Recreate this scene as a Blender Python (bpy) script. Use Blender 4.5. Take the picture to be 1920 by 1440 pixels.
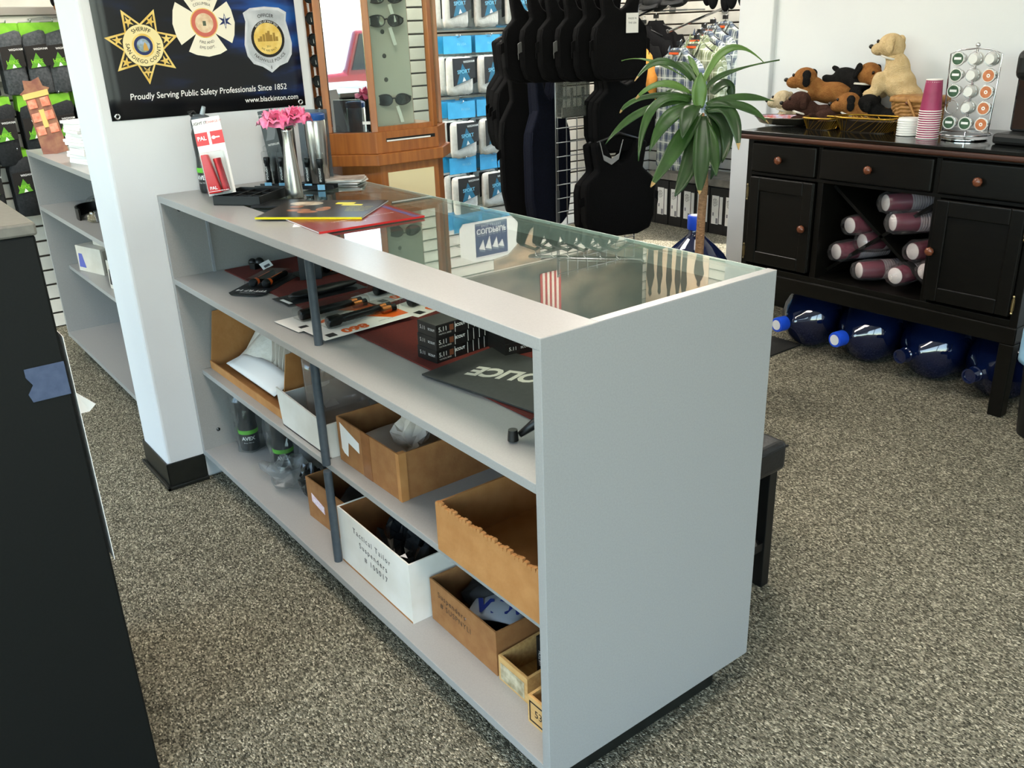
import bpy, bmesh, math, random
from mathutils import Vector, Matrix, Euler
random.seed(7)
PI = math.pi
SC = bpy.context.scene
COL = SC.collection
for _o in list(bpy.data.objects):
    bpy.data.objects.remove(_o)

# ---------------------------------------------------------------- camera
def make_camera():
    yaw, pitch, roll, F = 0.92500, 0.38144, -0.03572, 1666.8
    f = Vector((-math.sin(yaw) * math.cos(pitch), math.cos(yaw) * math.cos(pitch), -math.sin(pitch)))
    r0 = Vector((math.cos(yaw), math.sin(yaw), 0)); u0 = r0.cross(f)
    r = math.cos(roll) * r0 + math.sin(roll) * u0
    u = -math.sin(roll) * r0 + math.cos(roll) * u0
    cd = bpy.data.cameras.new('camera'); cd.sensor_width = 36.0; cd.lens = F / 1920 * 36.0
    cd.clip_start = 0.02; cd.clip_end = 200
    co = bpy.data.objects.new('camera', cd); COL.objects.link(co)
    m = Matrix((( r.x, u.x, -f.x, 1.0474), (r.y, u.y, -f.y, -0.8494), (r.z, u.z, -f.z, 1.4895), (0, 0, 0, 1)))
    co.matrix_world = m
    SC.camera = co
make_camera()

# ---------------------------------------------------------------- world, sun, exposure
W = bpy.data.worlds.new('world'); SC.world = W; W.use_nodes = True
_nt = W.node_tree; _nt.nodes.clear()
_bg = _nt.nodes.new('ShaderNodeBackground'); _ow = _nt.nodes.new('ShaderNodeOutputWorld')
_sky = _nt.nodes.new('ShaderNodeTexSky'); _sky.sky_type = 'NISHITA'
_sky.sun_disc = False; _sky.sun_elevation = math.radians(48); _sky.sun_rotation = math.radians(150)
_nt.links.new(_sky.outputs[0], _bg.inputs[0]); _bg.inputs[1].default_value = 0.78
_nt.links.new(_bg.outputs[0], _ow.inputs[0])
_sd = bpy.data.lights.new('sun', 'SUN'); _sd.energy = 9.0; _sd.angle = math.radians(0.6); _sd.color = (1.0, .95, .86)
_so = bpy.data.objects.new('sun', _sd); COL.objects.link(_so)
_so.rotation_euler = (math.radians(40), 0, math.radians(120))     # high sun, falls on the car park, not into the shop

VS = SC.view_settings
VS.view_transform = 'Standard'; VS.look = 'None'; VS.exposure = 0.81; VS.gamma = 1.0; VS.use_curve_mapping = False
SC.cycles.use_denoising = True
SC.cycles.max_bounces = 10; SC.cycles.transparent_max_bounces = 24; SC.cycles.diffuse_bounces = 4
SC.cycles.glossy_bounces = 4; SC.cycles.transmission_bounces = 6; SC.cycles.sample_clamp_indirect = 6.0
SC.cycles.caustics_reflective = False; SC.cycles.caustics_refractive = False

def area_light(name, loc, rot, sx, sy, energy, col=(1, 1, 1), portal=False):
    d = bpy.data.lights.new(name, 'AREA'); d.shape = 'RECTANGLE'; d.size = sx; d.size_y = sy
    d.energy = energy; d.color = col
    if portal: d.cycles.is_portal = True
    o = bpy.data.objects.new(name, d); COL.objects.link(o); o.location = loc; o.rotation_euler = rot
    return o
# daylight entering by the storefront windows in the wall behind the camera
area_light('window_daylight', (-0.4, -3.60, 1.44), (math.radians(90), 0, 0), 6.6, 2.2, 1, (1, 1, 1), True)
area_light('added_side_window_portal', (3.04, -1.2, 1.3), (math.radians(90), 0, math.radians(90)), 3.2, 2.2, 1, (1, 1, 1), True)  # side window is added out of view to brighten the pillar and tower

# ---------------------------------------------------------------- materials
def lin(c):
    if isinstance(c, str):
        c = c.lstrip('#'); c = tuple(int(c[i:i + 2], 16) / 255 for i in (0, 2, 4))
    return tuple((x / 12.92 if x <= .04045 else ((x + .055) / 1.055) ** 2.4) for x in c[:3]) + (1.0,)
MATS = {}
def mat(name, col='#808080', rough=.5, metal=0.0, spec=.5, noise=None, bump=None, trans=0.0, emit=None, coat=0.0, alpha=1.0, sheen=0.0, ior=1.45):
    """noise = (scale, colour2, stretch xyz) mottles the colour; bump = (scale, strength)"""
    if name in MATS: return MATS[name]
    m = bpy.data.materials.new(name); m.use_nodes = True; nt = m.node_tree
    b = nt.nodes['Principled BSDF']
    b.inputs['Base Color'].default_value = lin(col); b.inputs['Roughness'].default_value = rough
    b.inputs['Metallic'].default_value = metal; b.inputs['Specular IOR Level'].default_value = spec
    b.inputs['Transmission Weight'].default_value = trans; b.inputs['Alpha'].default_value = alpha
    b.inputs['Coat Weight'].default_value = coat; b.inputs['Sheen Weight'].default_value = sheen
    b.inputs['IOR'].default_value = ior
    tc = nt.nodes.new('ShaderNodeTexCoord')
    if noise:
        sc, c2 = noise[0], noise[1]; st = noise[2] if len(noise) > 2 else (1, 1, 1)
        mp = nt.nodes.new('ShaderNodeMapping'); mp.inputs['Scale'].default_value = st
        nt.links.new(tc.outputs['Object'], mp.inputs[0])
        n = nt.nodes.new('ShaderNodeTexNoise'); n.inputs['Scale'].default_value = sc; n.inputs['Detail'].default_value = 4
        nt.links.new(mp.outputs[0], n.inputs['Vector'])
        r = nt.nodes.new('ShaderNodeValToRGB'); r.color_ramp.elements[0].position = .35; r.color_ramp.elements[1].position = .65
        r.color_ramp.elements[0].color = lin(col); r.color_ramp.elements[1].color = lin(c2)
        nt.links.new(n.outputs[0], r.inputs[0]); nt.links.new(r.outputs[0], b.inputs['Base Color'])
    if bump:
        n = nt.nodes.new('ShaderNodeTexNoise'); n.inputs['Scale'].default_value = bump[0]; n.inputs['Detail'].default_value = 3
        nt.links.new(tc.outputs['Object'], n.inputs['Vector'])
        bp = nt.nodes.new('ShaderNodeBump'); bp.inputs['Strength'].default_value = bump[1]; bp.inputs['Distance'].default_value = .01
        nt.links.new(n.outputs[0], bp.inputs['Height']); nt.links.new(bp.outputs[0], b.inputs['Normal'])
    if emit:
        b.inputs['Emission Color'].default_value = lin(emit[0]); b.inputs['Emission Strength'].default_value = emit[1]
    MATS[name] = m
    return m
def clear(name, tint='#ffffff', rough=.03, base=.03, haze=None, edge=.5):
    """thin clear film or pane: transparent with a Fresnel-like gloss; haze = (colour, amount) milky film"""
    if name in MATS: return MATS[name]
    m = bpy.data.materials.new(name); m.use_nodes = True; nt = m.node_tree; nt.nodes.clear()
    o = nt.nodes.new('ShaderNodeOutputMaterial'); t = nt.nodes.new('ShaderNodeBsdfTransparent'); t.inputs[0].default_value = lin(tint)
    g = nt.nodes.new('ShaderNodeBsdfGlossy'); g.inputs['Roughness'].default_value = rough
    lw = nt.nodes.new('ShaderNodeLayerWeight'); lw.inputs[0].default_value = edge
    mr = nt.nodes.new('ShaderNodeMapRange'); mr.inputs[3].default_value = base; mr.inputs[4].default_value = .8
    pw = nt.nodes.new('ShaderNodeMath'); pw.operation = 'POWER'; pw.inputs[1].default_value = 4.0
    nt.links.new(lw.outputs['Facing'], pw.inputs[0]); nt.links.new(pw.outputs[0], mr.inputs[0])
    mx = nt.nodes.new('ShaderNodeMixShader'); nt.links.new(mr.outputs[0], mx.inputs[0])
    last = t
    if haze:
        d = nt.nodes.new('ShaderNodeBsdfDiffuse'); d.inputs[0].default_value = lin(haze[0])
        m2 = nt.nodes.new('ShaderNodeMixShader'); m2.inputs[0].default_value = haze[1]
        nt.links.new(t.outputs[0], m2.inputs[1]); nt.links.new(d.outputs[0], m2.inputs[2]); last = m2
    nt.links.new(last.outputs[0], mx.inputs[1]); nt.links.new(g.outputs[0], mx.inputs[2]); nt.links.new(mx.outputs[0], o.inputs[0])
    MATS[name] = m
    return m
def glass_pane(name, tint='#f2f8f4', rough=0.0):
    """flat sheet glass, Fresnel by IOR"""
    if name in MATS: return MATS[name]
    m = bpy.data.materials.new(name); m.use_nodes = True; nt = m.node_tree; nt.nodes.clear()
    o = nt.nodes.new('ShaderNodeOutputMaterial'); t = nt.nodes.new('ShaderNodeBsdfTransparent'); t.inputs[0].default_value = lin(tint)
    g = nt.nodes.new('ShaderNodeBsdfGlossy'); g.inputs['Roughness'].default_value = rough
    lw = nt.nodes.new('ShaderNodeLayerWeight'); lw.inputs[0].default_value = .5
    pw = nt.nodes.new('ShaderNodeMath'); pw.operation = 'POWER'; pw.inputs[1].default_value = 4.0
    fr = nt.nodes.new('ShaderNodeMath'); fr.operation = 'MULTIPLY_ADD'; fr.inputs[1].default_value = .93; fr.inputs[2].default_value = .05
    nt.links.new(lw.outputs['Facing'], pw.inputs[0]); nt.links.new(pw.outputs[0], fr.inputs[0])
    mx = nt.nodes.new('ShaderNodeMixShader')
    nt.links.new(fr.outputs[0], mx.inputs[0]); nt.links.new(t.outputs[0], mx.inputs[1]); nt.links.new(g.outputs[0], mx.inputs[2])
    nt.links.new(mx.outputs[0], o.inputs[0]); MATS[name] = m
    return m

# ---------------------------------------------------------------- mesh builder
class MB:
    def __init__(s): s.v = []; s.f = []; s.m = Matrix.Identity(4)
    def at(s, loc=(0, 0, 0), rot=(0, 0, 0), sc=(1, 1, 1)):
        s.m = Matrix.Translation(loc) @ Euler(rot).to_matrix().to_4x4() @ Matrix.Diagonal((*sc, 1)); return s
    def _add(s, vs, fs):
        k = len(s.v); s.v += [tuple(s.m @ Vector(p)) for p in vs]; s.f += [tuple(i + k for i in f) for f in fs]; return s
    def box(s, x0, x1, y0, y1, z0, z1):
        return s._add([(x0, y0, z0), (x1, y0, z0), (x1, y1, z0), (x0, y1, z0), (x0, y0, z1), (x1, y0, z1), (x1, y1, z1), (x0, y1, z1)],
                      [(0, 3, 2, 1), (4, 5, 6, 7), (0, 1, 5, 4), (1, 2, 6, 5), (2, 3, 7, 6), (3, 0, 4, 7)])
    def loft(s, rings, cap=True, closed=True):
        n = len(rings[0]); vs = [p for r in rings for p in r]; fs = []
        for i in range(len(rings) - 1):
            for j in range(n if closed else n - 1):
                a, b = i * n + j, i * n + (j + 1) % n
                fs.append((a, b, b + n, a + n))
        if cap and closed:
            fs.append(tuple(range(n - 1, -1, -1))); fs.append(tuple((len(rings) - 1) * n + j for j in range(n)))
        return s._add(vs, fs)
    def lathe(s, prof, n=24, cap=True):
        return s.loft([[(r * math.cos(2 * PI * j / n), r * math.sin(2 * PI * j / n), z) for j in range(n)] for r, z in prof], cap)
    def cyl(s, p0, p1, r0, r1=None, n=16, cap=True):
        return s.tube([p0, p1], [r0, r0 if r1 is None else r1], n, cap)
    def tube(s, pts, r, n=8, cap=True, up=None):
        pts = [Vector(p) for p in pts]; rs = r if isinstance(r, (list, tuple)) else [r] * len(pts); rings = []
        prev = None
        for i, p in enumerate(pts):
            d = (pts[min(i + 1, len(pts) - 1)] - pts[max(i - 1, 0)]).normalized()
            if prev is None:
                a = Vector(up) if up else (Vector((0, 0, 1)) if abs(d.z) < .9 else Vector((1, 0, 0)))
            else: a = prev
            x = (a - d * a.dot(d)).normalized(); y = d.cross(x); prev = x
            rings.append([tuple(p + x * rs[i] * math.cos(2 * PI * j / n) + y * rs[i] * math.sin(2 * PI * j / n)) for j in range(n)])
        return s.loft(rings, cap)
    def prism(s, poly, h0, h1, ax='z'):
        f = {'z': lambda a, b, h: (a, b, h), 'y': lambda a, b, h: (a, h, b), 'x': lambda a, b, h: (h, a, b)}[ax]
        area = sum(poly[i][0] * poly[(i + 1) % len(poly)][1] - poly[(i + 1) % len(poly)][0] * poly[i][1] for i in range(len(poly)))
        if area < 0: poly = poly[::-1]
        if ax == 'y': h0, h1 = h1, h0
        return s.loft([[f(a, b, h0) for a, b in poly], [f(a, b, h1) for a, b in poly]])
    def ell(s, c, r, n=16, m=10):
        rings = []
        for i in range(1, m):
            t = -PI / 2 + PI * i / m
            rings.append([(c[0] + r[0] * math.cos(t) * math.cos(2 * PI * j / n), c[1] + r[1] * math.cos(t) * math.sin(2 * PI * j / n), c[2] + r[2] * math.sin(t)) for j in range(n)])
        k0 = [(c[0], c[1], c[2] - r[2])]; k1 = [(c[0], c[1], c[2] + r[2])]
        vs = k0 + [p for q in rings for p in q] + k1; fs = []
        for j in range(n): fs.append((0, 1 + (j + 1) % n, 1 + j))
        for i in range(m - 2):
            for j in range(n):
                a, b = 1 + i * n + j, 1 + i * n + (j + 1) % n; fs.append((a, b, b + n, a + n))
        t = len(vs) - 1; o = 1 + (m - 2) * n
        for j in range(n): fs.append((o + j, o + (j + 1) % n, t))
        return s._add(vs, fs)
    def grid(s, fn, nu, nv):
        vs = [fn(i / nu, j / nv) for j in range(nv + 1) for i in range(nu + 1)]
        fs = [(j * (nu + 1) + i, j * (nu + 1) + i + 1, (j + 1) * (nu + 1) + i + 1, (j + 1) * (nu + 1) + i) for j in range(nv) for i in range(nu)]
        return s._add(vs, fs)
    def quad(s, a, b, c, d): return s._add([a, b, c, d], [(0, 1, 2, 3)])
    def poly(s, pts): return s._add(pts, [tuple(range(len(pts)))])

def obj(name, mb, m, parent=None, smooth=False, bevel=0.0, sub=0, solid=0.0, loc=None, rot=None, seg=2):
    if isinstance(mb, bpy.types.Mesh): me = mb
    else:
        me = bpy.data.meshes.new(name); me.from_pydata(mb.v, [], mb.f); me.update()
        if smooth:
            for p in me.polygons: p.use_smooth = True
            if smooth == 'auto':
                bm = bmesh.new(); bm.from_mesh(me)
                for e in bm.edges:
                    if len(e.link_faces) == 2 and e.calc_face_angle(0) > .7: e.smooth = False
                bm.to_mesh(me); bm.free()
        me.materials.append(m)
    o = bpy.data.objects.new(name, me); COL.objects.link(o)
    if parent: o.parent = parent
    if loc: o.location = loc
    if rot: o.rotation_euler = rot
    if solid:
        d = o.modifiers.new('solid', 'SOLIDIFY'); d.thickness = solid; d.offset = 0
    if bevel:
        d = o.modifiers.new('bevel', 'BEVEL'); d.width = bevel; d.segments = seg; d.limit_method = 'ANGLE'; d.angle_limit = .6
    if sub:
        d = o.modifiers.new('sub', 'SUBSURF'); d.levels = sub; d.render_levels = sub
    return o
def tag(o, label, cat, group=None):
    o['label'] = label; o['category'] = cat
    if group: o['group'] = group
    return o
def thing(name, label, cat, loc=(0, 0, 0), rotz=0.0, group=None, rot=None):
    o = bpy.data.objects.new(name, None); COL.objects.link(o); o.empty_display_size = .05
    o.location = loc; o.rotation_euler = rot if rot else (0, 0, rotz)
    return tag(o, label, cat, group)
def struct(name, mb, m, parent=None, **k):
    o = obj(name, mb, m, parent, **k)
    if not parent: o['kind'] = 'structure'
    return o
def dup(root, label, loc=None, rot=None, group=None, parent=None):
    r = root.copy(); COL.objects.link(r); r.parent = parent
    if loc is not None: r.location = loc
    if rot is not None: r.rotation_euler = rot
    if label: r['label'] = label
    if group: r['group'] = group
    for ch in list(root.children):
        c = ch.copy(); COL.objects.link(c); c.parent = r
        for g in list(ch.children):
            d = g.copy(); COL.objects.link(d); d.parent = c
    return r

# ---------------------------------------------------------------- lettering
_fc = {}
def text_verts(s, size=.05, bold=0.0, shear=0.0, space=1.0, align='CENTER', sx=1.0):
    k = (s, size, bold, shear, space, align, sx)
    if k in _fc: return _fc[k]
    c = bpy.data.curves.new('t', 'FONT'); c.body = s; c.size = size; c.align_x = align; c.align_y = 'CENTER'
    c.offset = bold * size; c.shear = shear; c.space_character = space; c.resolution_u = 3
    o = bpy.data.objects.new('t', c); COL.objects.link(o)
    me = o.to_mesh(); vs = [(v.co.x * sx, v.co.y, 0.0) for v in me.vertices]; fs = [tuple(p.vertices) for p in me.polygons]
    o.to_mesh_clear(); bpy.data.objects.remove(o); bpy.data.curves.remove(c)
    _fc[k] = (vs, fs)
    return vs, fs
def text(mb, s, size=.05, xf=None, warp=None, **k):
    """adds flat lettering to mb; xf = Matrix placing the local xy plane; warp = function (x,y)->(x,y)"""
    vs, fs = text_verts(s, size, **k)
    if warp: vs = [(*warp(x, y), 0.0) for x, y, _ in vs]
    old = mb.m; mb.m = xf if xf is not None else old
    mb._add(vs, fs); mb.m = old
    return mb
def frame(o, ex, ey):
    """matrix whose local x,y axes are ex,ey and whose origin is o"""
    ex = Vector(ex).normalized(); ey = Vector(ey); ey = (ey - ex * ey.dot(ex)).normalized(); ez = ex.cross(ey)
    return Matrix(((ex.x, ey.x, ez.x, o[0]), (ex.y, ey.y, ez.y, o[1]), (ex.z, ey.z, ez.z, o[2]), (0, 0, 0, 1)))
def arc(cx, cy, r, top=True):
    """bends a text line round a circle, reading along the top or the bottom"""
    if top: return lambda x, y: (cx + (r + y) * math.sin(x / r), cy + (r + y) * math.cos(x / r))
    return lambda x, y: (cx + (r - y) * math.sin(x / r), cy - (r - y) * math.cos(x / r))
# ---------------------------------------------------------------- room shell
WHITE_WALL = mat('wall_paint', '#d8dbdd', .62, noise=(3, '#d4d7da'), bump=(160, .04))
SLAT = mat('slat_laminate', '#d9d6cc', .38, noise=(9, '#cfccc2'))
SLOT = mat('slat_groove', '#3a3128', .7)
VINYL = mat('vinyl_base', '#141512', .35, noise=(30, '#1d1e1a'))
LAM = mat('grey_laminate', '#9b9b99', .3, noise=(260, '#969694'), spec=.45)
LAM_IN = LAM
BLACK = mat('black_plastic', '#0d0e0e', .42)
DARKGREY = mat('dark_grey_metal', '#3c444b', .42, noise=(60, '#434b52'))
CHROME = mat('chrome', '#d6d8da', .14, 1.0)
STEEL = mat('brushed_steel', '#bdb9b3', .27, 1.0, noise=(40, '#a9a5a0', (1, 1, .05)))
PAPER = mat('white_paper', '#eceae6', .6)
INK = mat('black_ink', '#161616', .6)
WHITEINK = mat('white_ink', '#e9e9e6', .5)

def carpet_material():
    m = bpy.data.materials.new('carpet_loop'); m.use_nodes = True; nt = m.node_tree; b = nt.nodes['Principled BSDF']
    b.inputs['Roughness'].default_value = .95; b.inputs['Specular IOR Level'].default_value = .1
    tc = nt.nodes.new('ShaderNodeTexCoord'); mp = nt.nodes.new('ShaderNodeMapping'); mp.inputs['Scale'].default_value = (1, 1.7, 1)
    mp.inputs['Rotation'].default_value = (0, 0, .55)
    nt.links.new(tc.outputs['Object'], mp.inputs[0])
    v = nt.nodes.new('ShaderNodeTexVoronoi'); v.inputs['Scale'].default_value = 170
    nt.links.new(mp.outputs[0], v.inputs['Vector'])
    sep = nt.nodes.new('ShaderNodeSeparateColor'); nt.links.new(v.outputs['Color'], sep.inputs[0])
    r = nt.nodes.new('ShaderNodeValToRGB'); r.color_ramp.interpolation = 'LINEAR'
    e = r.color_ramp.elements; e[0].position = 0; e[0].color = lin('#3a382f'); e[1].position = 1; e[1].color = lin('#cdc6b0')
    for p, c in ((.25, '#595649'), (.5, '#757161'), (.72, '#8b8675'), (.88, '#a39d89')):
        x = e.new(p); x.color = lin(c)
    nt.links.new(sep.outputs[0], r.inputs[0])
    n = nt.nodes.new('ShaderNodeTexNoise'); n.inputs['Scale'].default_value = 14; n.inputs['Detail'].default_value = 4
    nt.links.new(tc.outputs['Object'], n.inputs['Vector'])
    mx = nt.nodes.new('ShaderNodeMixRGB'); mx.blend_type = 'OVERLAY'; mx.inputs[0].default_value = .22
    nt.links.new(r.outputs[0], mx.inputs[1]); nt.links.new(n.outputs[0], mx.inputs[2]); nt.links.new(mx.outputs[0], b.inputs['Base Color'])
    bp = nt.nodes.new('ShaderNodeBump'); bp.inputs['Strength'].default_value = .9; bp.inputs['Distance'].default_value = .006
    nt.links.new(v.outputs['Distance'], bp.inputs['Height']); bp.invert = True; nt.links.new(bp.outputs[0], b.inputs['Normal'])
    return m
struct('floor', MB().box(-4.55, 3.2, -3.75, 5.0, -.06, 0), carpet_material())
struct('ceiling', MB().box(-4.55, 3.2, -3.75, 5.0, 3.05, 3.11), mat('ceiling_tile', '#e2e1dc', .9, noise=(40, '#d6d5cf')))
# far wall (plane x) and display wall at the right back, both faced with slat boards
wf = struct('wall_far', MB().box(-4.5, -4.36, -3.6, 4.98, 0, 3.05), SLOT)
wr = struct('wall_back', MB().box(-4.36, -2.0, 4.76, 4.9, 0, 3.05), SLOT)
PITCH = .0816
sm1 = sm2 = None
for k in range(37):
    z = .005 + k * PITCH
    if sm1 is None:
        a = obj('slat', MB().box(0, .016, -3.58, 4.76, 0, PITCH - .011), SLAT, wf, bevel=.003); sm1 = a.data
        b = obj('slat', MB().box(-4.34, -2.0, -.016, 0, 0, PITCH - .011), SLAT, wr, bevel=.003); sm2 = b.data
    else:
        a = obj('slat', sm1, SLAT, wf, bevel=.003); b = obj('slat', sm2, SLAT, wr, bevel=.003)
    a.location = (-4.36, 0, z); b.location = (0, 4.76, z)
# partition with the sideboard in front of it; its end is a slightly proud column
struct('wall_right', MB().box(-2.02, 3.2, 3.2, 3.34, 0, 3.05), WHITE_WALL)
struct('wall_column', MB().box(-2.2, -1.985, 3.168, 3.345, 0, 3.05), WHITE_WALL, bevel=.006)
struct('baseboard_right', MB().box(-1.98, 3.1, 3.188, 3.2, 0, .1), VINYL)
# free-standing pillar that the display counter butts against
struct('wall_pillar', MB().box(-2.224, -1.948, -.128, .592, 0, 3.05), WHITE_WALL, bevel=.012, seg=3)
bb = MB()
for x0, x1, y0, y1 in ((-2.229, -1.942, -.134, -.128), (-1.948, -1.942, -.134, .004), (-2.229, -2.224, -.134, .59)):
    bb.box(x0, x1, y0, y1, 0, .098)
for x0, x1, y0, y1 in ((-2.24, -1.93, -.146, -.134), (-1.942, -1.93, -.146, .004)):
    bb.box(x0, x1, y0, y1, 0, .014)
struct('baseboard_pillar', bb, VINYL, bevel=.003)
# walls out of the picture: shop front with windows behind the camera, side wall with an opening added for light
fw = MB().box(-4.55, 3.2, -3.75, -3.6, 0, .32).box(-4.55, 3.2, -3.75, -3.6, 2.55, 3.05)
for x0, x1 in ((-4.55, -3.7), (2.9, 3.2)): fw.box(x0, x1, -3.75, -3.6, .32, 2.55)
struct('wall_front', fw, WHITE_WALL)
struct('wall_side', MB().box(3.05, 3.2, -3.6, -2.8, 0, 3.05).box(3.05, 3.2, .4, 3.2, 0, 3.05).box(3.05, 3.2, -2.8, .4, 2.4, 3.05).box(3.05, 3.2, -2.8, .4, 0, .2), WHITE_WALL)
FRAME = mat('anodised_frame', '#8f8b84', .35, 1.0)
PANE = glass_pane('window_glass')
n = 4; wx = (2.9 + 3.7) / n
for k in range(n):
    x0 = -3.7 + k * wx; x1 = x0 + wx; f = MB()
    for a, b_, c, d in ((x0, x0 + .04, .32, 2.55), (x1 - .04, x1, .32, 2.55), (x0, x1, .32, .37), (x0, x1, 2.5, 2.55)): f.box(a, b_, -3.72, -3.64, c, d)
    w_ = struct('window_%d' % (k + 1), f, FRAME)
    obj('pane', MB().box(x0 + .04, x1 - .04, -3.682, -3.676, .37, 2.5), PANE, w_)
for k in range(2):  # added pair of unseen side windows, lighting the pillar, counter end and tower
    y0 = -2.8 + 1.6 * k; f = MB()
    for a, b_, c, d in ((y0, y0 + .04, .2, 2.4), (y0 + 1.56, y0 + 1.6, .2, 2.4), (y0, y0 + 1.6, .2, .25), (y0, y0 + 1.6, 2.35, 2.4)): f.box(3.08, 3.16, a, b_, c, d)
    w_ = struct('window_%d' % (k + 5), f, FRAME)
    obj('pane', MB().box(3.117, 3.123, y0 + .04, y0 + 1.56, .25, 2.35), PANE, w_)
# fluorescent troffers in the ceiling
TUBES = [mat('troffer_diffuser_%s' % 'abcdefg'[q], '#ffffff', .5, emit=(c_, e_)) for q, (c_, e_) in enumerate((('#fff8ee', 12.0), ('#fff8ee', 24.0), ('#fff8ee', 26.0), ('#f4f8ff', 2.5), ('#fff9f0', 4.0), ('#fff0de', 21.0), ('#fff9f0', 3.0)))]; TRIM = mat('troffer_frame', '#d5d5d0', .5)
for j, (lx, ly) in enumerate(((-3.2, -1.3), (-3.2, 1.4), (-3.2, 3.7), (-1.9, -2.2), (-1.0, 1.8), (.25, -.5), (1.5, 1.7))):
    t = thing('ceiling_light', ['troffer ceiling light over the far socks rack, front row', 'troffer ceiling light above the hiking and sport socks', 'troffer ceiling light above the plaid shirts',
               'troffer ceiling light near the pillar and black stand', 'troffer ceiling light above the display counter', 'troffer ceiling light nearest the shop window on the camera side',
               'troffer ceiling light near the coffee sideboard'][j], 'ceiling light', (lx, ly, 3.05), 0, 'fluorescent ceiling lights')
    obj('frame', MB().box(-.62, .62, -.31, -.28, -.012, 0).box(-.62, .62, .28, .31, -.012, 0).box(-.62, -.59, -.28, .28, -.012, 0).box(.59, .62, -.28, .28, -.012, 0), TRIM, t)
    obj('diffuser', MB().box(-.59, .59, -.28, .28, -.008, -.002), TUBES[j], t)
# outside: car park seen only in the mirror of the glasses tower
struct('ground_outside', MB().box(-30, 40, -60, -3.75, -.2, -.12).box(3.2, 40, -3.75, 30, -.2, -.12), mat('asphalt', '#8d8a86', .9, noise=(4, '#7d7a76')))
# ---------------------------------------------------------------- display counter  (x -1.944..0, y 0..0.608, top z 1.025)
CT = thing('display_counter', 'grey laminate display counter with inset glass top and open front shelves', 'counter', (0, 0, 0))
LAM_TOP = LAM
E_ = .0012
obj('end_panel', MB().box(-.022, 0, 0, .608, .095, 1.025), LAM, CT, bevel=.0012)
obj('end_panel', MB().box(-1.944, -1.922, 0, .608, .095, 1.025), LAM, CT, bevel=.0012)
obj('top_front_rail', MB().box(-1.9445, -.0005, -.0006, .127, 1.003, 1.0255), LAM, CT, bevel=.0012)
obj('top_left_panel', MB().box(-1.944, -1.66, .127, .608, 1.003, 1.0255), LAM, CT)
obj('top_side_rail', MB().box(-.022, -.0005, .127, .608, 1.003, 1.0255), LAM, CT)
obj('shelf', MB().box(-1.922, -.022, 0, .585, .733, .753), LAM, CT, bevel=.001)
obj('shelf', MB().box(-1.922, -.022, .04, .585, .402, .42), LAM, CT, bevel=.001)
obj('shelf', MB().box(-1.922, -.022, 0, .585, .098, .12), LAM, CT, bevel=.001)
obj('back_panel', MB().box(-1.922, -.022, .585, .603, .098, .985), LAM, CT)
obj('toe_kick', MB().box(-1.9, -.05, .06, .55, 0, .098), VINYL, CT)
GLASS_TOP = glass_pane('counter_glass', '#eaf3ee')
gl = obj('glass_top', MB().box(-1.66, -.023, .1275, .606, 1.0165, 1.0235), GLASS_TOP, CT)
GEDGE = mat('glass_ground_edge', '#b9c6bd', .25, spec=.6)
obj('glass_edge', MB().box(-1.66, -.023, .1272, .1277, 1.0165, 1.0237).box(-.0233, -.0228, .1277, .606, 1.0165, 1.0237).box(-1.66, -.023, .6058, .6085, 1.0165, 1.0237), GEDGE, CT)
obj('glass_ledge', MB().box(-1.66, -.022, .1275, .142, 1.003, 1.0165).box(-.04, -.022, .142, .6, 1.003, 1.0165).box(-1.66, -.022, .585, .605, .985, 1.0165), mat('glass_ledge_paint', '#cfd3d0', .5), CT)
obj('divider_strip', MB().box(-1.922, -1.915, .134, .142, .753, 1.003), mat('strip_aluminium', '#b8bec6', .35, .6), CT)
for y, z0, z1, x in ((.056, .753, 1.003, -.968), (.033, .12, .402, -.96), (.033, .42, .733, -.96)):
    obj('post', MB().cyl((x, y, z0), (x, y, z1), .0115, n=16), DARKGREY, CT, smooth='auto')
for x, y, z in ((-1.919, .055, .975), (-1.92, .06, .185)):
    obj('shelf_pin', MB().ell((x, y, z), (.004, .007, .007), 10, 6), mat('pin_nickel', '#5a5c5e', .25, 1), CT, smooth=True)
MATB = mat('burgundy_felt', '#55190f', .95, noise=(220, '#601d12'))
tag(obj('felt_mat', MB().box(-1.90, -.03, .165, .578, .7535, .757), MATB), 'burgundy felt mat lining the upper display shelf', 'mat')
# ---------------------------------------------------------------- second shelf unit behind the pillar
S2 = thing('shelf_unit', 'grey laminate low shelf unit behind the white pillar', 'shelf', (0, 0, 0))
x0, x1, y0 = -3.80, -2.23, -.035
obj('end_panel', MB().box(x0, x0 + .022, y0, .55, .095, 1.025), LAM, S2, bevel=.001)
obj('end_panel', MB().box(x1 - .022, x1, y0, .55, .095, 1.025), LAM, S2, bevel=.001)
obj('top', MB().box(x0, x1, y0 - .001, .55, 1.003, 1.0255), LAM, S2, bevel=.001)
obj('shelf', MB().box(x0 + .022, x1 - .022, y0, .53, .745, .765), LAM, S2)
obj('shelf', MB().box(x0 + .022, x1 - .022, y0 + .07, .53, .44, .458), LAM, S2)
obj('shelf', MB().box(x0 + .022, x1 - .022, y0, .53, .098, .12), LAM, S2)
obj('back_panel', MB().box(x0 + .022, x1 - .022, .53, .548, .098, 1.003), LAM, S2)
obj('toe_kick', MB().box(x0 + .05, x1 - .03, .06, .5, 0, .098), VINYL, S2)
for z0, z1 in ((.765, 1.003), (.458, .745), (.12, .44)):
    obj('post', MB().cyl((-2.93, .05, z0), (-2.93, .05, z1), .0125, n=14), DARKGREY, S2, smooth='auto')
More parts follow.
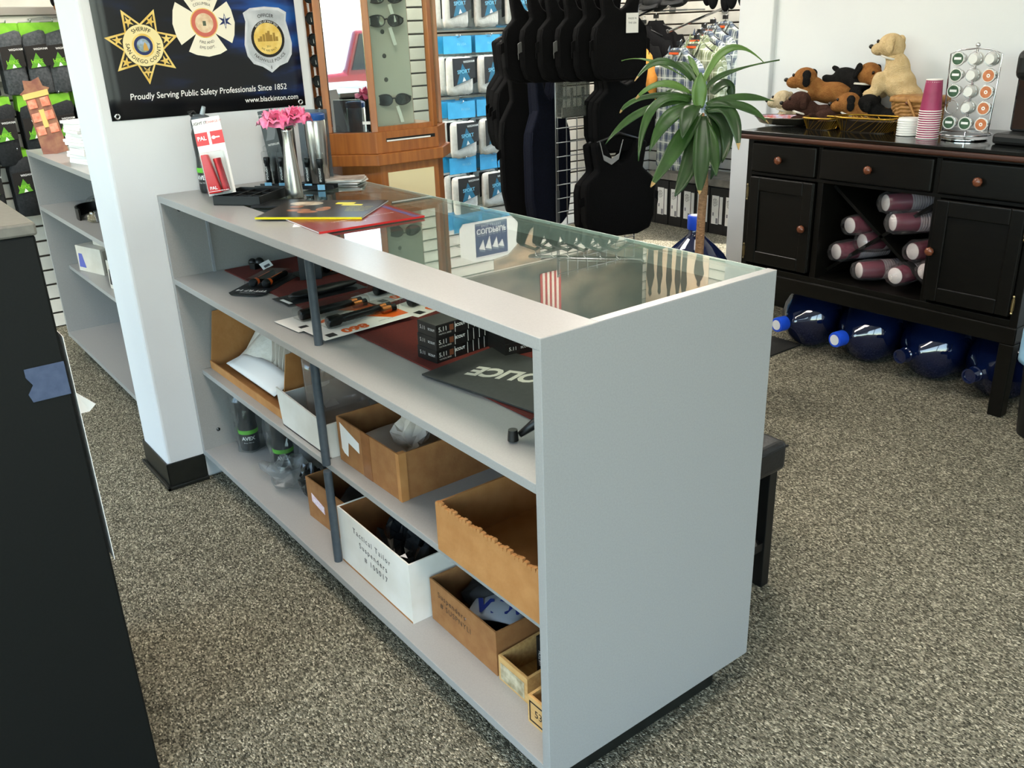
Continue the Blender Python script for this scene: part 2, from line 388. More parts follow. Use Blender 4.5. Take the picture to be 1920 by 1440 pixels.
# ---------------------------------------------------------------- black stand close to the camera
BS = thing('register_stand', 'tall black stand with a grey top at the left edge', 'stand', (-.62, -.585, 0))
obj('body', MB().box(-.62, 0, -1.0, 0, 0, 1.192), mat('black_stand_laminate', '#0b0d0c', .55, noise=(200, '#0e100f'), spec=.25), BS, bevel=.004)
obj('top', MB().box(-.63, .004, -1.0, .004, 1.192, 1.214), mat('stand_top', '#6b6a63', .35, noise=(90, '#62615b')), BS, bevel=.004)
tp = obj('paper_edge', MB().grid(lambda u, v: (-.002 - .35 * v, .0065 + .0 * u, .55 + .46 * u), 4, 2), PAPER, BS, solid=.001)
tag(obj('masking_tape', MB().grid(lambda u, v: (-.6185, -.587 - .062 * u - (.006 * math.sin(9 * v) if u > .9 else 0), .905 + .062 * v), 6, 4), mat('blue_tape', '#3c4963', .6, noise=(60, '#46536d')), solid=.0008), 'piece of blue masking tape stuck to the black stand', 'tape')
tag(obj('paper_corner', MB().poly([(-.635, -.578, .9), (-.635, -.548, .868), (-.64, -.56, .855), (-.64, -.579, .855)]), PAPER, solid=.001), 'curled white paper corner poking out beside the black stand', 'paper')
tag(obj('paper_slip', MB().box(-1.0, -.80, -1.1, -.64, 1.214, 1.2152), mat('pale_blue_paper', '#9fb0b4', .6)), 'pale blue paper slip lying on the black stand top', 'paper')
# ---------------------------------------------------------------- sideboard (front plane y 2.59)
BW = mat('black_wood', '#0c0b09', .33, noise=(18, '#100f0c', (1, 1, 6)), spec=.28)
BTOP = mat('black_top_gloss', '#0d0e0d', .12, spec=.6)
REDW = mat('mahogany_edge', '#351a0e', .45, noise=(14, '#432213', (.2, 3, 3)))
KNOB = mat('cherry_knob', '#6f3d25', .3, noise=(40, '#61331e'), coat=.3)
HINGE = mat('brass_hinge', '#a9966c', .3, 1)
SB = thing('sideboard', 'black wooden sideboard with copper-brown knobs and crossed wine rack', 'sideboard', (0, 0, 0))
XL, XR, YF, YB = -1.635, -.335, 2.59, 3.16
obj('top', MB().box(XL - .03, XR + .03, YF - .025, YB + .02, 1.0, 1.015), BTOP, SB, bevel=.003)
obj('top_edge', MB().box(XL - .034, XR + .034, YF - .03, YB + .02, .978, 1.0), REDW, SB, bevel=.008, seg=3)
cs = MB()
cs.box(XL, XL + .03, YF, YB, .30, .978).box(XR - .03, XR, YF, YB, .30, .978)          # sides
cs.box(XL + .03, XR - .03, YB - .02, YB, .30, .978)                                   # back
cs.box(-1.255, -1.225, YF + .004, YB - .02, .39, .82).box(-.727, -.70, YF + .004, YB - .02, .39, .82)  # dividers
cs.box(XL + .03, XR - .03, YF, YB - .02, .37, .395)                                   # bottom
cs.box(XL + .03, XR - .03, YF, YB - .02, .818, .832)                                  # rail under drawers
cs.box(XL + .03, XR - .03, YF, YF + .02, .968, .978)
cs.box(-1.26, -1.24, YF, YF + .02, .832, .968).box(-.735, -.712, YF, YF + .02, .832, .968)
obj('carcass', cs, BW, SB, bevel=.002)
obj('apron', MB().box(XL - .004, XR + .004, YF - .008, YB, .30, .37), BW, SB, bevel=.006)
for lx in (XL - .003, XR - .052):
    for ly in (YF - .006, YB - .055):
        obj('leg', MB().loft([[(lx + .001, ly + .001, 0), (lx + .054, ly + .001, 0), (lx + .054, ly + .054, 0), (lx + .001, ly + .054, 0)],
                              [(lx, ly, .3), (lx + .055, ly, .3), (lx + .055, ly + .055, .3), (lx, ly + .055, .3)]]), BW, SB, bevel=.004)
def knob(p, x, z):
    k = MB().at((x, YF - .015, z), (PI / 2, 0, 0)); k.lathe([(.006, 0), (.006, .008), (.015, .013), (.0185, .021), (.017, .029), (.009, .034), (.001, .035)], 8)
    return obj('knob', k, KNOB, p, smooth=True)
for a, b, kx in ((-1.60, -1.262, -1.44), (-1.238, -.737, -1.0), (-.71, -.368, -.55)):
    d = obj('drawer', MB().box(a, b, YF - .016, YF + .3, .836, .964), BW, SB, bevel=.007, seg=3)
    knob(d, kx, .898)
def panel_door(a, b, kx, hx):
    m = MB(); m.box(a, b, YF - .008, YF + .012, .41, .812)
    m.box(a, a + .052, YF - .018, YF - .008, .41, .812).box(b - .052, b, YF - .018, YF - .008, .41, .812)
    m.box(a + .052, b - .052, YF - .018, YF - .008, .75, .812).box(a + .052, b - .052, YF - .018, YF - .008, .41, .468)
    d = obj('door', m, BW, SB, bevel=.005, seg=3)
    knob(d, kx, .611)
    for z in (.46, .74):
        h = MB().cyl((hx, YF - .019, z - .03), (hx, YF - .019, z + .03), .004, n=8).box(hx - .006, hx + .006, YF - .0195, YF - .017, z - .022, z + .022)
        h.ell((hx, YF - .02, z + .033), (.005, .005, .005), 8, 6).ell((hx, YF - .02, z - .033), (.005, .005, .005), 8, 6)
        obj('hinge', h, HINGE, d)
panel_door(-1.60, -1.262, -1.292, -1.609)
panel_door(-.705, -.368, -.695, -.356)
for s in (1, -1):
    m = MB().at((-.976, YF + .085, .607), (0, s * .655, 0)); m.box(-.31, .31, 0, .30, -.007, .007)
    obj('rack_board', m, BW, SB)
# ---------------------------------------------------------------- things on the counter top (z 1.0255)
ZT = 1.0257
RED = mat('glossy_red', '#c8201e', .3); RED2 = mat('red_aluminium', '#a31f22', .25, .6)
GREENB = mat('lime_green', '#62c02c', .45)
CLEARP = clear('clear_plastic', '#f6f8f8', .06, .012)
CLEARBAG = clear('clear_film', '#eef0ef', .12, .05, ('#c9cbca', .06))
def cyl_text(mb, s, size, r, z, phi, **k):
    vs, fs = text_verts(s, size, **k)
    mb._add([((r) * math.cos(phi + x / r), r * math.sin(phi + x / r), z + y) for x, y, _ in vs], fs); return mb
def text_on(parent, s, size, o, ex, ey, m, name='lettering', **k):
    return obj(name, text(MB(), s, size, frame(o, ex, ey), **k), m, parent)
# dark sports bottle behind the red pack
AV = mat('matte_black_bottle', '#17191a', .4)
def avex_bottle(label, loc, rz, group=None, bag=False, fliptop=False):
    t = thing('water_bottle', label, 'bottle', loc, rz, group)
    obj('body', MB().lathe([(.02, 0), (.032, .002), (.0345, .012), (.0345, .055), (.0345, .075), (.033, .09), (.0315, .11), (.034, .15), (.0345, .185), (.03, .2), (.029, .203)], 28), AV, t, smooth='auto')
    obj('band', MB().lathe([(.0348, .066), (.0352, .068), (.0352, .079), (.0348, .081)], 28, False), GREENB, t, smooth=True)
    c = obj('cap', MB().lathe([(.0315, .2), (.0315, .222), (.027, .236), (.012, .243), (.001, .244)], 24), mat('smoke_cap', '#4d5358', .35), t, smooth='auto')
    obj('spout', MB().cyl((.008, 0, .238), (.02, 0, .265), .008, .006, 12), mat('spout_clear', '#aab4ba', .25), c, smooth='auto')
    obj('carry_loop', MB().tube([(-.02, -.012, .236), (-.032, -.012, .25), (-.032, .012, .25), (-.02, .012, .236)], .004, 8), AV, c, smooth=True)
    m = MB(); cyl_text(m, 'AVEX', .019, .0352, .05, -PI / 2, bold=.03)
    cyl_text(m, '24 oz / 710 mL', .006, .0352, .034, -PI / 2)
    obj('lettering', m, WHITEINK, t)
    if bag:
        random.seed(bag)
        ph = [random.uniform(0, 6.3) for _ in range(8)]
        rings = []
        for i in range(9):
            z = .002 + .255 * i / 8; rr = .046 if i < 7 else (.034 if i == 7 else .012)
            rings.append([((rr + .005 * math.sin(3 * a + ph[i % 8]) + .003 * math.sin(7 * a + 2 * ph[(i + 3) % 8])) * math.cos(a), (rr + .005 * math.sin(4 * a + ph[(i + 1) % 8])) * math.sin(a), z) for a in [2 * PI * j / 22 for j in range(22)]])
        obj('plastic_sleeve', MB().loft(rings), CLEARBAG, t)
    return t
avex_bottle('dark grey sports bottle standing behind the red power bank pack', (-1.86, .15, ZT), .55)
# compartment tray
TR = thing('compartment_tray', 'black divided tray with small compartments under the red pack', 'tray', (-1.60, .175, ZT), math.radians(38))
m = MB(); w, d, h = .155, .16, .028
m.box(-w / 2, w / 2, -d / 2, d / 2, 0, .004)
for x in (-w / 2, w / 2 - .003): m.box(x, x + .003, -d / 2, d / 2, 0, h)
for y in (-d / 2, d / 2 - .003): m.box(-w / 2, w / 2, y, y + .003, 0, h)
obj('body', m, BLACK, TR, bevel=.001)
for k in (1, 2): obj('divider', MB().box(-w / 2 + k * w / 3 - .0012, -w / 2 + k * w / 3 + .0012, -d / 2 + .003, d / 2 - .003, .004, h - .005), BLACK, TR)
for k in (1, 2): obj('divider', MB().box(-w / 2 + .003, w / 2 - .003, -d / 2 + k * d / 3 - .0012, -d / 2 + k * d / 3 + .0012, .004, h - .006), BLACK, TR)
# red power bank blister pack, leaning back a little, its card face towards the camera side
IP = thing('blister_pack', 'red and white power bank blister pack leaning on the black tray', 'blister pack', (-1.606, .094, ZT + .03), math.radians(50), rot=(math.radians(-9), math.radians(-7), math.radians(55)))
obj('card', MB().box(-.041, .041, 0, .0012, 0, .222), PAPER, IP)
obj('red_panel', MB().box(-.041, .041, -.0006, 0, .145, .182), RED, IP)
text_on(IP, 'LIGHT IT', .0115, (-.021, -.0008, .208), (1, 0, 0), (0, 0, 1), INK, bold=.01)
text_on(IP, 'PAL', .016, (-.023, -.0012, .165), (1, 0, 0), (0, 0, 1), WHITEINK, bold=.03)
text_on(IP, 'CHARGE IT', .009, (.022, -.0008, .208), (1, 0, 0), (0, 0, 1), RED)
obj('plug_print', MB().box(.012, .03, -.0012, -.001, .162, .166).ell((.012, -.0011, .164), (.006, .0003, .005), 8, 6).box(-.004, .004, -.0012, -.001, .128, .205), PAPER, IP)
obj('power_bank', MB().prism([(-.032, .005), (.006, .005), (-.012, .118), (-.032, .118)], -.026, -.004, 'y'), RED, IP, bevel=.003)
obj('torch', MB().cyl((.02, -.016, .008), (.012, -.016, .095), .011, n=16).cyl((.012, -.016, .095), (.0115, -.016, .103), .0118, n=16), RED2, IP, smooth='auto')
bl = MB().box(-.036, .036, -.031, -.001, .001, .124)
obj('blister', bl, CLEARP, IP, bevel=.005)
text_on(IP, 'PAL', .013, (-.014, -.0265, .02), (1, 0, 0), (0, 0, 1), WHITEINK, bold=.03)
obj('stripe', MB().box(-.03, .03, -.0268, -.0262, .01, .0115), WHITEINK, IP)
# small torch blisters standing in a row
TC = mat('torch_black', '#121314', .28, .3)
def torch_pack(label, loc, rz):
    t = thing('torch_pack', label, 'blister pack', loc, rz, 'small torch packs on the counter')
    obj('torch', MB().lathe([(.008, .012), (.0105, .015), (.0105, .05), (.0085, .053), (.0085, .075), (.0105, .08), (.0105, .094), (.009, .097)], 16), TC, t, smooth='auto')
    m = MB(); text(m, 'SPOTLIGHT', .0085, frame((0, -.0108, .047), (0, 0, 1), (-1, 0, 0)), bold=.01); obj('lettering', m, WHITEINK, t)
    obj('label', MB().box(-.012, .012, -.0128, -.0122, .0, .017), mat('sky_label', '#7fb7d8', .4), t)
    s = MB().lathe([(.014, 0), (.0145, .004), (.0145, .085), (.0155, .09), (.0155, .112), (.012, .116)], 12); obj('blister', s, CLEARP, t, smooth='auto')
    obj('hanger', MB().tube([(-.006, 0, .114), (-.006, 0, .128), (0, 0, .133), (.006, 0, .128), (.006, 0, .114)], .0022, 6), CLEARP, t, smooth=True)
    return t
for p, lb in (((-1.80, .325, ZT), 'first small torch pack from the left, beside the black card'), ((-1.755, .355, ZT), 'second small torch pack, just left of the steel vase'),
              ((-1.668, .405, ZT), 'third small torch pack, just right of the steel vase'), ((-1.617, .425, ZT), 'rightmost small torch pack in front of the steel tumbler')):
    torch_pack(lb, p, math.radians(45))
tag(obj('torch_tray', MB().at((-1.705, .375, ZT), (0, 0, math.radians(42))).box(-.135, .135, -.022, -.0195, 0, .012).box(-.135, .135, .0195, .022, 0, .012).box(-.135, .135, -.0195, .0195, -.0002, 0), BLACK), 'long low black tray holding the row of small torches', 'tray')
hc = thing('display_card', 'tall black display card leaning behind the small torches', 'card', (-1.79, .365, ZT), math.radians(42), rot=(math.radians(-6), math.radians(-10), math.radians(42)))
obj('card', MB().box(-.026, .026, 0, .002, 0, .245), mat('black_card', '#101112', .35), hc)
text_on(hc, 'SmartHolster', .011, (-.002, -.0006, .232), (1, 0, 0), (0, 0, 1), WHITEINK)
text_on(hc, 'NITEFLUX', .009, (.004, -.0006, .135), (1, 0, 0), (0, 0, 1), WHITEINK)
obj('photo', MB().grid(lambda u, v: (-.02 + .03 * u + .012 * math.sin(3 * v), -.0005, .15 + .065 * v), 3, 6), mat('grey_print', '#5d6063', .4), hc)
# rose in a steel vase
VA = thing('vase', 'slim brushed steel vase holding the pink rose', 'vase', (-1.545, .295, ZT))
prof = [(.027, 0), (.0285, .003), (.028, .02), (.0255, .06), (.022, .1), (.0175, .14), (.0145, .175), (.0155, .197), (.0168, .205)]
rings = [[(r * (1 + .06 * math.cos(2 * (a + 5 * z))) * math.cos(a), r * (1 + .06 * math.cos(2 * (a + 5 * z))) * math.sin(a), z) for a in [2 * PI * j / 28 for j in range(28)]] for r, z in prof]
obj('body', MB().loft(rings, False), STEEL, VA, smooth=True, solid=.0012); obj('base', MB().lathe([(.026, .001), (.026, .003)], 24), STEEL, VA)
PINK = mat('rose_petal', '#e4497f', .55, noise=(30, '#f08fb4'), sheen=.3)
RO = thing('rose', 'pink artificial rose bloom standing in the steel vase', 'flower', (-1.545, .295, ZT + .19))
obj('stem', MB().cyl((0, 0, -.12), (0, -.004, .035), .0035, n=8), mat('stem_green', '#4d6b35', .6), RO)
random.seed(3)
def petal(c, r, a, tilt, rise):
    def fn(u, v):
        x = (u - .5) * 2; w_ = r * (1 - .35 * v * v) * (1.0 - .25 * (1 - v)); rad = r * (.25 + .95 * v)
        lx = x * w_ * .8; ly = rad * math.cos(tilt); lz = rise + rad * math.sin(tilt) - .35 * r * x * x + .18 * r * math.sin(6 * x + a) * v - (.3 * r * max(0, v - .75) * 4) * .5
        return (c[0] + lx * math.cos(a) - ly * math.sin(a), c[1] + lx * math.sin(a) + ly * math.cos(a), c[2] + lz)
    return fn
pk = 0
for cx, cz, R_ in ((-.03, .046, .046), (.028, .056, .041)):
    for ring, (nn, tilt, rr) in enumerate(((6, .25, 1.0), (5, .75, .85), (4, 1.15, .65), (3, 1.4, .45))):
        for k in range(nn):
            a = 2 * PI * k / nn + ring * .6 + random.uniform(-.2, .2)
            obj('petal', MB().grid(petal((cx * .6, cx * .8, cz - .012 + .004 * ring), R_ * rr, a, tilt, 0), 5, 4), PINK, RO, smooth=True, solid=.0008)
# tumbler, acrylic block, dark boxes at the pillar end
TU = thing('tumbler', 'tall brushed steel tumbler behind the small torches', 'tumbler', (-1.735, .478, ZT))
obj('body', MB().lathe([(.028, 0), (.031, .004), (.033, .1), (.0345, .13), (.0345, .2), (.033, .205)], 28), STEEL, TU, smooth='auto')
obj('lid', MB().lathe([(.0345, .205), (.0355, .207), (.0355, .222), (.03, .226)], 28), mat('lid_blue', '#1c4c8f', .35), TU, smooth='auto')
tag(obj('acrylic_holder', MB().at((-1.80, .47, ZT), (0, 0, math.radians(42))).box(-.02, .085, -.0015, .0015, 0, .235).box(-.02, .085, -.03, .0015, 0, .003), clear('smoke_acrylic', '#b6c0c6', .08, .06, ('#8d9aa3', .2))), 'smoke grey acrylic sign holder behind the pink rose', 'sign holder')
tag(obj('torch_carton', MB().at((-1.845, .41, ZT), (0, 0, math.radians(42))).box(-.03, .035, -.02, .02, 0, .195), mat('charcoal_carton', '#1d2023', .5), bevel=.001), 'upright charcoal carton behind the rose and vase', 'box')
# booklets
def booklet(name, label, loc, rz, w, d, t_, cov, spine=None, tilt=0.0, n=1):
    b = thing(name, label, 'magazine', loc, rot=(0, tilt, rz))
    obj('pages', MB().box(0.001, w - .001, .001, d - .001, .0008, t_ - .0008), PAPER, b)
    obj('cover', MB().box(0, w, 0, d, t_ - .0008, t_).box(0, w, 0, d, 0, .0008), cov, b)
    if spine: obj('spine', MB().box(-.0004, w + .0004, -.0006, .0008, 0, t_ + .0002), spine, b)
    return b
MAGB = mat('magazine_cover', '#15110d', .32, noise=(9, '#2b2119'))
YEL = mat('yellow_print', '#e8d91c', .3); YELS = mat('yellow_spine', '#d9cf1e', .4)
b = booklet('magazine', 'black magazine with yellow print and yellow spine, on top', (-1.28, .056, ZT + .0055), math.radians(43.3), .30, .252, .005, MAGB, YELS)
obj('print', MB().box(.16, .215, .19, .215, .0051, .0053).box(.185, .245, .168, .185, .0051, .0053), YEL, b)
SKIN = mat('photo_skin', '#a8683f', .3, noise=(40, '#6b3d22')); FLARE = mat('photo_flare', '#d9c9ae', .3, noise=(30, '#8d7a63'))
obj('photo', MB().ell((.085, .1, .0051), (.035, .02, .0002), 12, 6).ell((.12, .075, .0051), (.03, .018, .0002), 12, 6).ell((.15, .12, .0051), (.02, .03, .0002), 12, 6).ell((.06, .15, .0051), (.02, .018, .0002), 12, 6), SKIN, b)
obj('photo_flare', MB().ell((.07, .2, .0051), (.05, .03, .0002), 14, 6), FLARE, b)
tx = MB()
for k, s in enumerate(('TACTICAL GEAR', 'DUTY LIGHTING', 'NEW FOR 2015', 'FIELD NOTES')): text(tx, s, .0095, frame((.25, .15 - .02 * k, .0053), (1, 0, 0), (0, 1, 0)))
obj('lettering', tx, YEL, b)
REDC = mat('red_catalogue_cover', '#7d1a18', .28, noise=(6, '#6c1614'))
b = booklet('catalogue', 'dark red catalogue half under the black magazine', (-.998, .106, ZT), math.radians(86.5), .30, .232, .005, REDC, mat('red_spine', '#b3201f', .4))
tx = MB()
for k, (s, x, y) in enumerate((('2015 CATALOG', .22, .1), ('DUTY', .14, .05), ('UNIFORMS', .1, .09), ('GEAR', .19, .17))): text(tx, s, .011, frame((x, y, .0053), (1, 0, 0), (0, 1, 0)))
obj('lettering', tx, WHITEINK, b)
obj('stripe', MB().box(.272, .277, -.0008, .232, .0051, .0053).box(.281, .285, -.0008, .232, .0051, .0053), mat('blue_stripe', '#2f4f8f', .3), b)
tag(obj('leaflet', MB().at((-1.13, .095, ZT - .0004), (0, 0, math.radians(60))).box(0, .21, 0, .16, 0, .0006), PAPER), 'white leaflet sticking out under the red catalogue', 'leaflet')
tag(obj('card_booklet', MB().at((-1.44, .175, ZT), (0, 0, math.radians(44))).box(-.062, .07, -.01, .1, 0, .006), mat('black_booklet', '#141516', .3), bevel=.0006), 'thin black booklet lying between the tray and the vase', 'booklet')
for k in range(4):
    a = tag(obj('brochure', MB().box(-.07, .07, -.05, .05, 0, .004), [PAPER, mat('brochure_print', '#b9aa9c', .3, noise=(20, '#7d6f64')), PAPER, mat('brochure_grey', '#cfcac2', .3, noise=(25, '#8f8a82'))][k]), ['bottom white brochure of the pile by the wooden tower', 'second brochure from the bottom in the pile by the tower', 'third brochure from the bottom in the pile by the tower', 'top brochure with grey print, pile by the wooden tower'][k], 'brochure', 'brochures beside the glasses tower')
    a.location = (-1.705 + .006 * k, .545 - .003 * k, ZT + .0042 * k); a.rotation_euler = (0, 0, math.radians(40 + 6 * k))
# ---------------------------------------------------------------- stock on the counter shelves
Z1, Z2, Z3 = .7571, .4201, .1201
CARD = mat('cardboard', '#8f6036', .85, noise=(25, '#9c6d40'), bump=(90, .08)); CARD_IN = mat('cardboard_inside', '#8a5a2f', .9, noise=(18, '#7c4f29'))
CARDL = mat('cardboard_light', '#a87440', .85, noise=(20, '#b3804b'), bump=(90, .08))
WCARD = mat('white_carton', '#dcdad4', .7, noise=(8, '#cfccc3'))
ORANGE = mat('orange_print', '#e4621c', .45); BLK2 = mat('blister_card_black', '#1b1d20', .4)
TORCH = mat('torch_body', '#1c1d1f', .22, .8); BATT = mat('copper_top', '#b8703c', .25, .9)
def carton(name, label, loc, w, d, h, m, rz=0.0, hf=None, hb=None, th=.004, inside=None, cat='box', group=None):
    """open box, origin at its front-left bottom corner; hf/hb = front/back wall heights when they differ"""
    t = thing(name, label, cat, loc, rz, group); hf = h if hf is None else hf; hb = h if hb is None else hb
    obj('base', MB().box(0, w, 0, d, 0, th), m, t)
    obj('front_wall', MB().box(0, w, 0, th, th, hf), m, t)
    obj('back_wall', MB().box(0, w, d - th, d, th, hb), inside or m, t)
    for x in (0, w - th):
        obj('side_wall', MB().prism([(th, th), (d - th, th), (d - th, hb), (min(.03 + th, d / 2) if hf < h else th, h), (th, hf)], x, x + th, 'x'), m, t)
    return t
# --- upper shelf: torch blisters
def torch860(label, loc, rz, cardm, text1, n_batt=2, tilt=0.0):
    t = thing('torch_blister', label, 'blister pack', loc, rot=(0, tilt, rz), group='torch blister packs on the upper shelf')
    obj('card', MB().box(0, .275, 0, .135, 0, .0012), cardm, t, bevel=.0004)
    obj('orange_field', MB().prism([(.275, .135), (.15, .135), (.225, .03), (.275, .03)], .0012, .0015), ORANGE, t)
    y = .085
    obj('torch', MB().at((0, y, .0165)).tube([(.055, 0, 0), (.06, 0, 0), (.09, 0, 0), (.097, 0, 0), (.21, 0, 0), (.218, 0, 0)], [.0135, .0155, .0155, .0105, .0105, .0095], 16), TORCH, t, smooth='auto')
    obj('grip', MB().at((0, y, .0165)).tube([(.1 + .006 * k, 0, 0) for k in range(18)], [.0114 if k % 2 else .0105 for k in range(18)], 14), mat('knurl', '#2c2d2e', .2, .7), t, smooth=True)
    for k in range(n_batt):
        bt = obj('battery', MB().at((.238, y - .012 + .026 * k, .0125)).tube([(-.02, 0, 0), (.006, 0, 0)], .0105, 14), BATT, t, smooth='auto')
        obj('battery_body', MB().at((.238, y - .012 + .026 * k, .0125)).tube([(.006, 0, 0), (.022, 0, 0)], .0104, 14), TORCH, bt, smooth='auto')
    obj('blister', MB().at((0, y, 0)).box(.045, .268, -.028, .036, .0012, .034), CLEARP, t, bevel=.01)
    text_on(t, text1, .046, (.105, .03, .0016), (-1, 0, 0), (0, -1, 0), ORANGE, bold=.05, sx=1.1)
    text_on(t, 'TAC LIGHT', .009, (.2, .03, .0016), (-1, 0, 0), (0, -1, 0), INK)
    obj('logo_block', MB().box(.02, .045, .012, .04, .0012, .0015), INK, t)
    return t
P86 = mat('blister_card_white', '#e6e2dc', .4)
torch860('front white blister pack with long torch, orange 860 print', (-.955, .068, Z1 + .006), math.radians(92), P86, '860', tilt=math.radians(-1.2))
torch860('white torch blister pack lying under the front 860 pack', (-1.085, .055, Z1), math.radians(94), P86, '860')
torch860('white and orange torch pack beside the black scout boxes', (-.975, .36, Z1), math.radians(104), P86, '860', 0)
torch860('rearmost white and orange torch pack against the counter back', (-1.15, .34, Z1), math.radians(100), P86, '860', 0)
def tpt(label, loc, rz, z=0):
    t = thing('torch_blister', label, 'blister pack', loc, rz, 'torch blister packs on the upper shelf')
    pts = [(0, .02), (.02, 0), (.27, 0), (.27, .125), (.02, .125), (0, .105)]
    obj('card', MB().prism(pts, 0, .0012), BLK2, t)
    for k in range(2):
        y = .035 + .045 * k
        tr = obj('torch', MB().at((0, y, .014)).tube([(.085, 0, 0), (.088, 0, 0), (.1, 0, 0), (.103, 0, 0), (.22, 0, 0)], [.011, .013, .013, .0095, .0095], 14), TORCH, t, smooth='auto')
        obj('orange_ring', MB().at((0, y, .014)).tube([(.104, 0, 0), (.116, 0, 0)], .0112, 14), ORANGE, tr, smooth='auto')
        obj('stripe', MB().at((0, y, .014)).box(.13, .2, -.0015, .0015, .0088, .0098), ORANGE, tr)
    obj('blister', MB().box(.075, .23, .012, .105, .0012, .03), CLEARP, t, bevel=.01)
    text_on(t, 'TPT R7 14', .024, (.05, .062, .0015), (0, 1, 0), (-1, 0, 0), WHITEINK, bold=.03)
    text_on(t, 'TAC PENLIGHT', .008, (.024, .062, .0015), (0, 1, 0), (-1, 0, 0), WHITEINK)
    return t
tpt('black blister pack of two pen torches with orange rings', (-1.49, .125, Z1), math.radians(128))
tpt('second black torch pack overlapping behind the pen torches', (-1.56, .31, Z1 + .0015), math.radians(95))
SH = thing('knife_sheath', 'black sheath on a clear card behind the grey post', 'sheath', (-1.34, .15, Z1), math.radians(93))
obj('card', MB().box(-.01, .26, -.005, .1, 0, .001), clear('clear_card', '#b9bcbe', .1, .08, ('#3c3e40', .55)), SH)
obj('sheath', MB().loft([[(x, .045 + w * math.cos(a), .012 + h * math.sin(a)) for a in [2 * PI * j / 12 for j in range(12)]] for x, w, h in ((.02, .008, .004), (.04, .02, .009), (.12, .026, .011), (.19, .022, .011), (.235, .014, .008), (.25, .006, .004))]), BLACK, SH, smooth=True)
obj('print', MB().box(.0, .012, .01, .07, .001, .0013), WHITEINK, SH)
# scout boxes
SCB = mat('scout_carton', '#151413', .35, noise=(60, '#1c1b1a')); BRN = mat('scout_brown', '#6b3d26', .5); SILV = mat('silver_print', '#c9c6c0', .35)
def scout(label, loc, rz):
    t = thing('torch_box', label, 'box', loc, rz, 'black scout boxes')
    obj('body', MB().box(-.073, 0, 0, .215, 0, .0315), SCB, t, bevel=.0008)
    obj('stripes', [MB().box(0, .0005, .056 + .018 * k, .0572 + .018 * k, .003, .0285) for k in range(1)][0], SILV, t)
    m = MB()
    for k in range(6): m.box(0, .0005, .096 + .018 * k, .0975 + .018 * k, .002, .0295)
    obj('bars', m, SILV, t)
    text_on(t, '5.11', .0155, (.0006, .02, .0185), (0, 1, 0), (0, 0, 1), SILV, bold=.01)
    text_on(t, 'TACTICAL SERIES', .0048, (.0006, .026, .0075), (0, 1, 0), (0, 0, 1), SILV)
    text_on(t, 'SCOUT', .0095, (.0006, .072, .019), (0, 1, 0), (0, 0, 1), WHITEINK, bold=.03)
    obj('brown_block', MB().box(0, .0005, .04, .052, .011, .025), BRN, t)
    text_on(t, '5.11', .013, (-.052, -.0006, .017), (1, 0, 0), (0, 0, 1), SILV); text_on(t, 'SCOUT', .008, (-.018, -.0006, .017), (1, 0, 0), (0, 0, 1), WHITEINK)
    return t
for k in range(3): scout(['bottom black scout box of the front stack of three', 'middle black scout box of the front stack of three', 'top black scout box of the front stack of three'][k], (-.632 + .002 * k, .197, Z1 + .0319 * k), math.radians(6 - 1 * k))
for k in range(2): scout(['lower black scout box lying behind the front stack', 'upper black scout box lying behind the front stack'][k], (-.545, .415 + .0 * k, Z1 + .0319 * k), math.radians(80))
# rubber mat reading POLICE
PM = thing('police_patch', 'flat black rubber patch with light POLICE letters', 'patch', (-.593, .129, Z1), math.radians(9))
obj('patch', MB().box(0, .55, 0, .235, 0, .004), mat('charcoal_rubber', '#272827', .55, noise=(90, '#2d2e2d')), PM, bevel=.001)
_pl = frame((.175, .125, .0043), (-.94, -.33, 0), (.33, -.94, 0))
obj('lettering', text(MB(), 'POLICE', .075, _pl, bold=.045, shear=.25, sx=.82), mat('reflective_print', '#b9b6ad', .4), PM)
BC = thing('chin_strap', 'black webbing strap and buckle at the right shelf end', 'strap', (-.17, .135, Z1))
obj('strap', MB().tube([(.12, .14, .03), (.05, .09, .05), (.02, .04, .045), (0, 0, .03), (-.012, -.045, .006)], [.02, .03, .024, .012, .006], 10), BLACK, BC, smooth=True)
obj('end_cap', MB().cyl((-.012, -.06, .0), (-.012, -.06, .022), .011, .009, 14), BLACK, BC, smooth='auto')
# green box, small holster with tag
GB = thing('torch_box', 'dark box with a bright green corner by the left panel', 'box', (-1.80, .41, Z1), math.radians(-28))
obj('body', MB().box(0, .25, 0, .07, 0, .085), mat('slate_carton', '#20262a', .4), GB, bevel=.001)
obj('green_corner', MB().box(0, .09, -.0006, 0, .058, .0852).box(0, .09, 0, .07, .085, .0856), mat('green_print', '#2f9a4c', .35, noise=(30, '#5cc06b')), GB)
text_on(GB, 'NITE', .02, (.06, -.001, .07), (1, 0, 0), (0, 0, 1), WHITEINK); text_on(GB, '5.11', .022, (.18, -.001, .04), (1, 0, 0), (0, 0, 1), SILV)
SM = thing('belt_clip', 'small black belt clip with a white barcode tag', 'clip', (-1.855, .25, Z1), math.radians(20))
obj('clip', MB().ell((0, 0, .016), (.017, .014, .016), 12, 8).ell((.025, .008, .018), (.016, .016, .018), 12, 8).box(.005, .03, -.02, .0, 0, .02), BLACK, SM, smooth='auto')
tg = obj('tag', MB().at((.07, -.005, .018), (.35, .15, -.5)).box(-.028, .028, -.018, .018, 0, .0008), PAPER, SM)
obj('barcode', MB().at((.07, -.005, .0192), (.35, .15, -.5)).box(.002, .02, -.01, .01, 0, .0003), mat('barcode_grey', '#4a4a4e', .6), tg)
